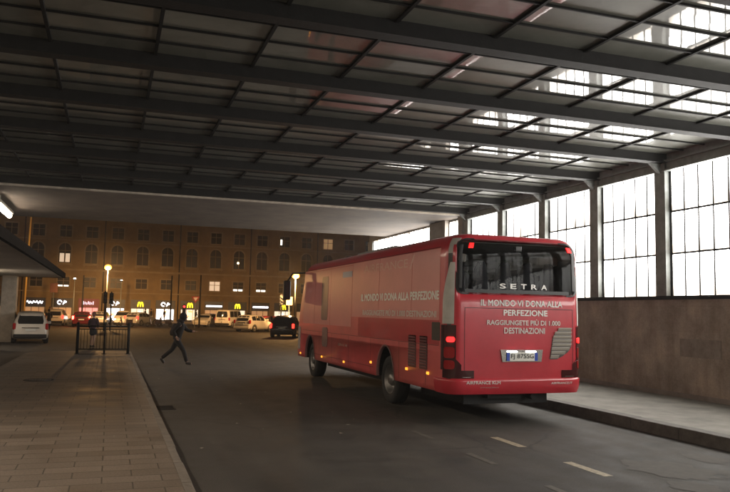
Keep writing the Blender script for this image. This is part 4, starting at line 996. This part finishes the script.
def person(label, loc, rz, pose, coat, trouser, haircol, cat='person', skirt=False, hood=False, bag=False, group=None, scale=1):
    """local frame: faces +X"""
    t = thing('person', label, cat, (0,0,0), group); J = pose
    V = [J['pel'],J['waist'],J['chest'],J['neck'],J['head'], J['shl'],J['ell'],J['wrl'], J['shr'],J['elr'],J['wrr'], J['hil'],J['knl'],J['anl'],J['tol'], J['hir'],J['knr'],J['anr'],J['tor']]
    E_ = [(0,1),(1,2),(2,3),(3,4),(2,5),(5,6),(6,7),(2,8),(8,9),(9,10),(0,11),(11,12),(12,13),(13,14),(0,15),(15,16),(16,17),(17,18)]
    rad = [.11,.09,.11,.052,.05, .045,.040,.036,.045,.040,.036,.085,.055,.038,.035,.085,.055,.038,.035]
    g = MB(); h = Vector(J['head']); hd = h+Vector((.015,0,.07))
    g.ball(hd, .1, (.98,.78,1.2), 14, 10); g.ball(hd+Vector((.095,0,-.015)), .02, (1,.8,1.3), 8, 6); g.ball(hd+Vector((.055,0,-.085)), .045, (1,.9,.7), 8, 6)
    for s in (-1,1): g.ball(hd+Vector((-.005,s*.08,-.01)), .024, (.6,.4,1.2), 8, 6)
    g.ball(hd+Vector((.088,0,-.055)), .014, (.5,1.7,.5), 8, 5)
    for a, b in (('ell','wrl'),('elr','wrr')):
        d = Vector(J[b])-Vector(J[a]); fingers(g, J[b], d, Vector((.3,0,.9)).cross(d) if abs(d.normalized().z) < .8 else Vector((1,0,0)))
    body = skin('body', V, E_, rad, SKIN, t, 2, g)
    g = MB()
    for s in (-1,1): g.ball(hd+Vector((.088,s*.032,.01)), .011, (.6,1,.7), 8, 6)
    g.build('eyes', BLACK, t) if False else None
    ey = g.mesh('eyes', BLACK); eo = bpy.data.objects.new('eyes', ey); COL.objects.link(eo); eo.parent = body
    g = MB(); g.ball(hd+Vector((-.022,0,.025)), .112, (.95,.86,1.15), 14, 10)
    if not hood: g.ball(hd+Vector((-.07,0,-.04)), .07, (.7,1.1,1.2), 10, 8)
    o = bpy.data.objects.new('hair', g.mesh('hair', haircol)); COL.objects.link(o); o.parent = t
    # jacket
    hem = Vector(J['pel'])+Vector((0,0,-.04)); Vj = [hem,J['waist'],J['chest'],Vector(J['neck'])+Vector((0,0,-.01)),J['shl'],J['ell'],Vector(J['wrl']),J['shr'],J['elr'],Vector(J['wrr'])]
    Vj = [Vector(v) for v in Vj]; Vj[6] = Vj[5].lerp(Vj[6], .93); Vj[9] = Vj[8].lerp(Vj[9], .93)
    ck = .155 if not skirt else .19
    Vj[0] = hem+Vector((0,0,-.04)) if not skirt else hem+Vector((0,0,-.1))
    skin('coat', [Vj[0], Vector(J['pel'])+Vector((0,0,.03)), Vj[1], Vj[2], Vj[2].lerp(Vj[3],.55), Vj[3]], [(0,1),(1,2),(2,3),(3,4),(4,5)], [.15,.155,.155,.175,.14,.075], coat, t)
    for q in (4, 7): skin('sleeve', [Vj[q].lerp(Vj[2],.35)+Vector((0,0,.02)), Vj[q], Vj[q+1], Vj[q+2]], [(0,1),(1,2),(2,3)], [.085,.088,.066,.054], coat, t)
    if skirt:
        skin('skirt', [Vector(J['pel'])+Vector((0,0,.05)), Vector(J['pel'])+Vector((0,0,-.15)), Vector(J['pel'])+Vector((.02,0,-.40))], [(0,1),(1,2)], [.17,.19,.21], trouser, t)
    else:
        for q in 'lr':
            H = Vector(J['hi'+q]); K = Vector(J['kn'+q]); A = Vector(J['an'+q]); skin('trouser_leg', [Vector(J['pel'])*.5+H*.5+Vector((0,0,.06)), H, H.lerp(K,.5), K, K.lerp(A,.5), A], [(0,1),(1,2),(2,3),(3,4),(4,5)], [.11,.112,.095,.075,.07,.06], trouser, t)
    for a, b in (('anl','tol'),('anr','tor')):
        A = Vector(J[a]); B = Vector(J[b]); d = (B-A); A2 = A-d*.25
        skin('shoe', [A2+Vector((0,0,-.03)), A+Vector((0,0,-.02)), A.lerp(B,.6)+Vector((0,0,-.005)), B], [(0,1),(1,2),(2,3)], [.042,.052,.048,.034], mat('shoe_leather',(.035,.03,.028),.5), t, 2)
    if hood:
        g = MB(); g.ball(hd+Vector((-.03,0,.01)), .128, (1,.92,1.2), 14, 10); g.ball(Vector(J['neck'])+Vector((-.03,0,.02)), .12, (1,1.15,.8), 12, 8)
        o = bpy.data.objects.new('hood', g.mesh('hood', coat)); COL.objects.link(o); o.parent = t
    if bag:
        c = (Vector(J['chest'])+Vector(J['waist']))/2+Vector((-.17,0,.02)); g = MB(); g.ball((c.x+.02,c.y,c.z-.02), .2, (.62,.8,1.15), 16, 12); g.ball((c.x-.08,c.y,c.z-.1), .12, (.5,.9,.9), 12, 8)
        o = bpy.data.objects.new('backpack', g.mesh('backpack', mat('backpack_cloth',(.03,.02,.018),.9))); COL.objects.link(o)
        o.location = loc; o.rotation_euler = (0,0,rz); o.scale = (scale,)*3
        tag(o, 'dark full backpack worn by the hooded walking man', 'backpack')
    t.location = loc; t.rotation_euler = (0,0,rz); t.scale = (scale,)*3; return t
DK = mat('dark_coat', (.014,.010,.009), .9, var=.3, scale=12); DT = mat('dark_trousers', (.012,.010,.011), .9, var=.3, scale=12); HA = mat('brown_hair', (.05,.03,.02), .6); HR = mat('auburn_hair', (.16,.05,.03), .6)
walk = dict(pel=(.0,0,.90),waist=(.03,0,1.06),chest=(.09,0,1.27),neck=(.14,0,1.45),head=(.19,0,1.53), shl=(.10,.18,1.38),ell=(.27,.24,1.16),wrl=(.50,.22,1.12), shr=(.08,-.18,1.38),elr=(-.10,-.25,1.14),wrr=(.02,-.24,.93),
            hil=(.01,.09,.84),knl=(-.17,.09,.50),anl=(-.50,.09,.22),tol=(-.40,.09,.05), hir=(.01,-.09,.84),knr=(.24,-.09,.50),anr=(.36,-.09,.11),tor=(.53,-.09,.06))
person('man in dark hooded jacket and backpack striding right across the road left of the bus', (2.28, 26.9, 0), R(-14), walk, DK, DT, HA, hood=True, bag=True, scale=1.06)
stand = dict(pel=(0,0,.95),waist=(0,0,1.1),chest=(0,0,1.3),neck=(.01,0,1.47),head=(.02,0,1.55), shl=(0,.18,1.40),ell=(-.04,.23,1.14),wrl=(.06,.22,.92), shr=(0,-.18,1.40),elr=(.02,-.23,1.14),wrr=(.14,-.18,1.0),
             hil=(0,.09,.88),knl=(.05,.09,.5),anl=(-.02,.09,.09),tol=(.14,.10,.045), hir=(0,-.09,.88),knr=(-.02,-.09,.5),anr=(-.10,-.09,.10),tor=(.05,-.10,.05))
person('auburn haired person in dark coat and skirt behind the railing', (-.75, 39.0, 0), R(60), stand, mat('plum_coat',(.05,.025,.035),.9,var=.3,scale=12), mat('black_skirt',(.02,.018,.02),.9), HR, skirt=True)
p1 = person('person in dark clothes standing between the parked white carrier and the red lit estate car', (-4.75, 66, 0), R(90), stand, DK, DT, HA, group='pedestrians in the square')
for (x, y, rz, lb) in ((-7.3,101.9,40,'small distant person walking below the white logo sign at left'),(4.4,102.2,0,'small distant person standing below the leftmost yellow arches sign'),(5.2,102.9,170,'small distant person right of the leftmost yellow arches sign'),(6.9,102.6,200,'small distant person standing in front of the middle round logo shop'),(11.0,102.3,20,'small distant person behind the small white car'),(18.3,102.6,90,'small distant person beside the right arches shop')):
    c = copy_tree(p1); c.location = (x,y,.14); c.rotation_euler = (0,0,R(rz)); c['label'] = lb

# ================================================================== ADDED HAZE STANDING IN FOR LENS GLARE
g = MB(); g.box((-170,-70,-1.5),(210,270,22.5))
M = bpy.data.materials.new('glare_haze'); M.use_nodes = True; M.node_tree.nodes.clear()
ho = M.node_tree.nodes.new('ShaderNodeOutputMaterial'); hv = M.node_tree.nodes.new('ShaderNodeVolumePrincipled')
hv.inputs['Color'].default_value = (.9,.9,.9,1); hv.inputs['Density'].default_value = HAZE; hv.inputs['Anisotropy'].default_value = .3
M.node_tree.links.new(hv.outputs[0], ho.inputs['Volume'])
hz = tag(g.build('glare_haze_volume', M), kind='stuff')
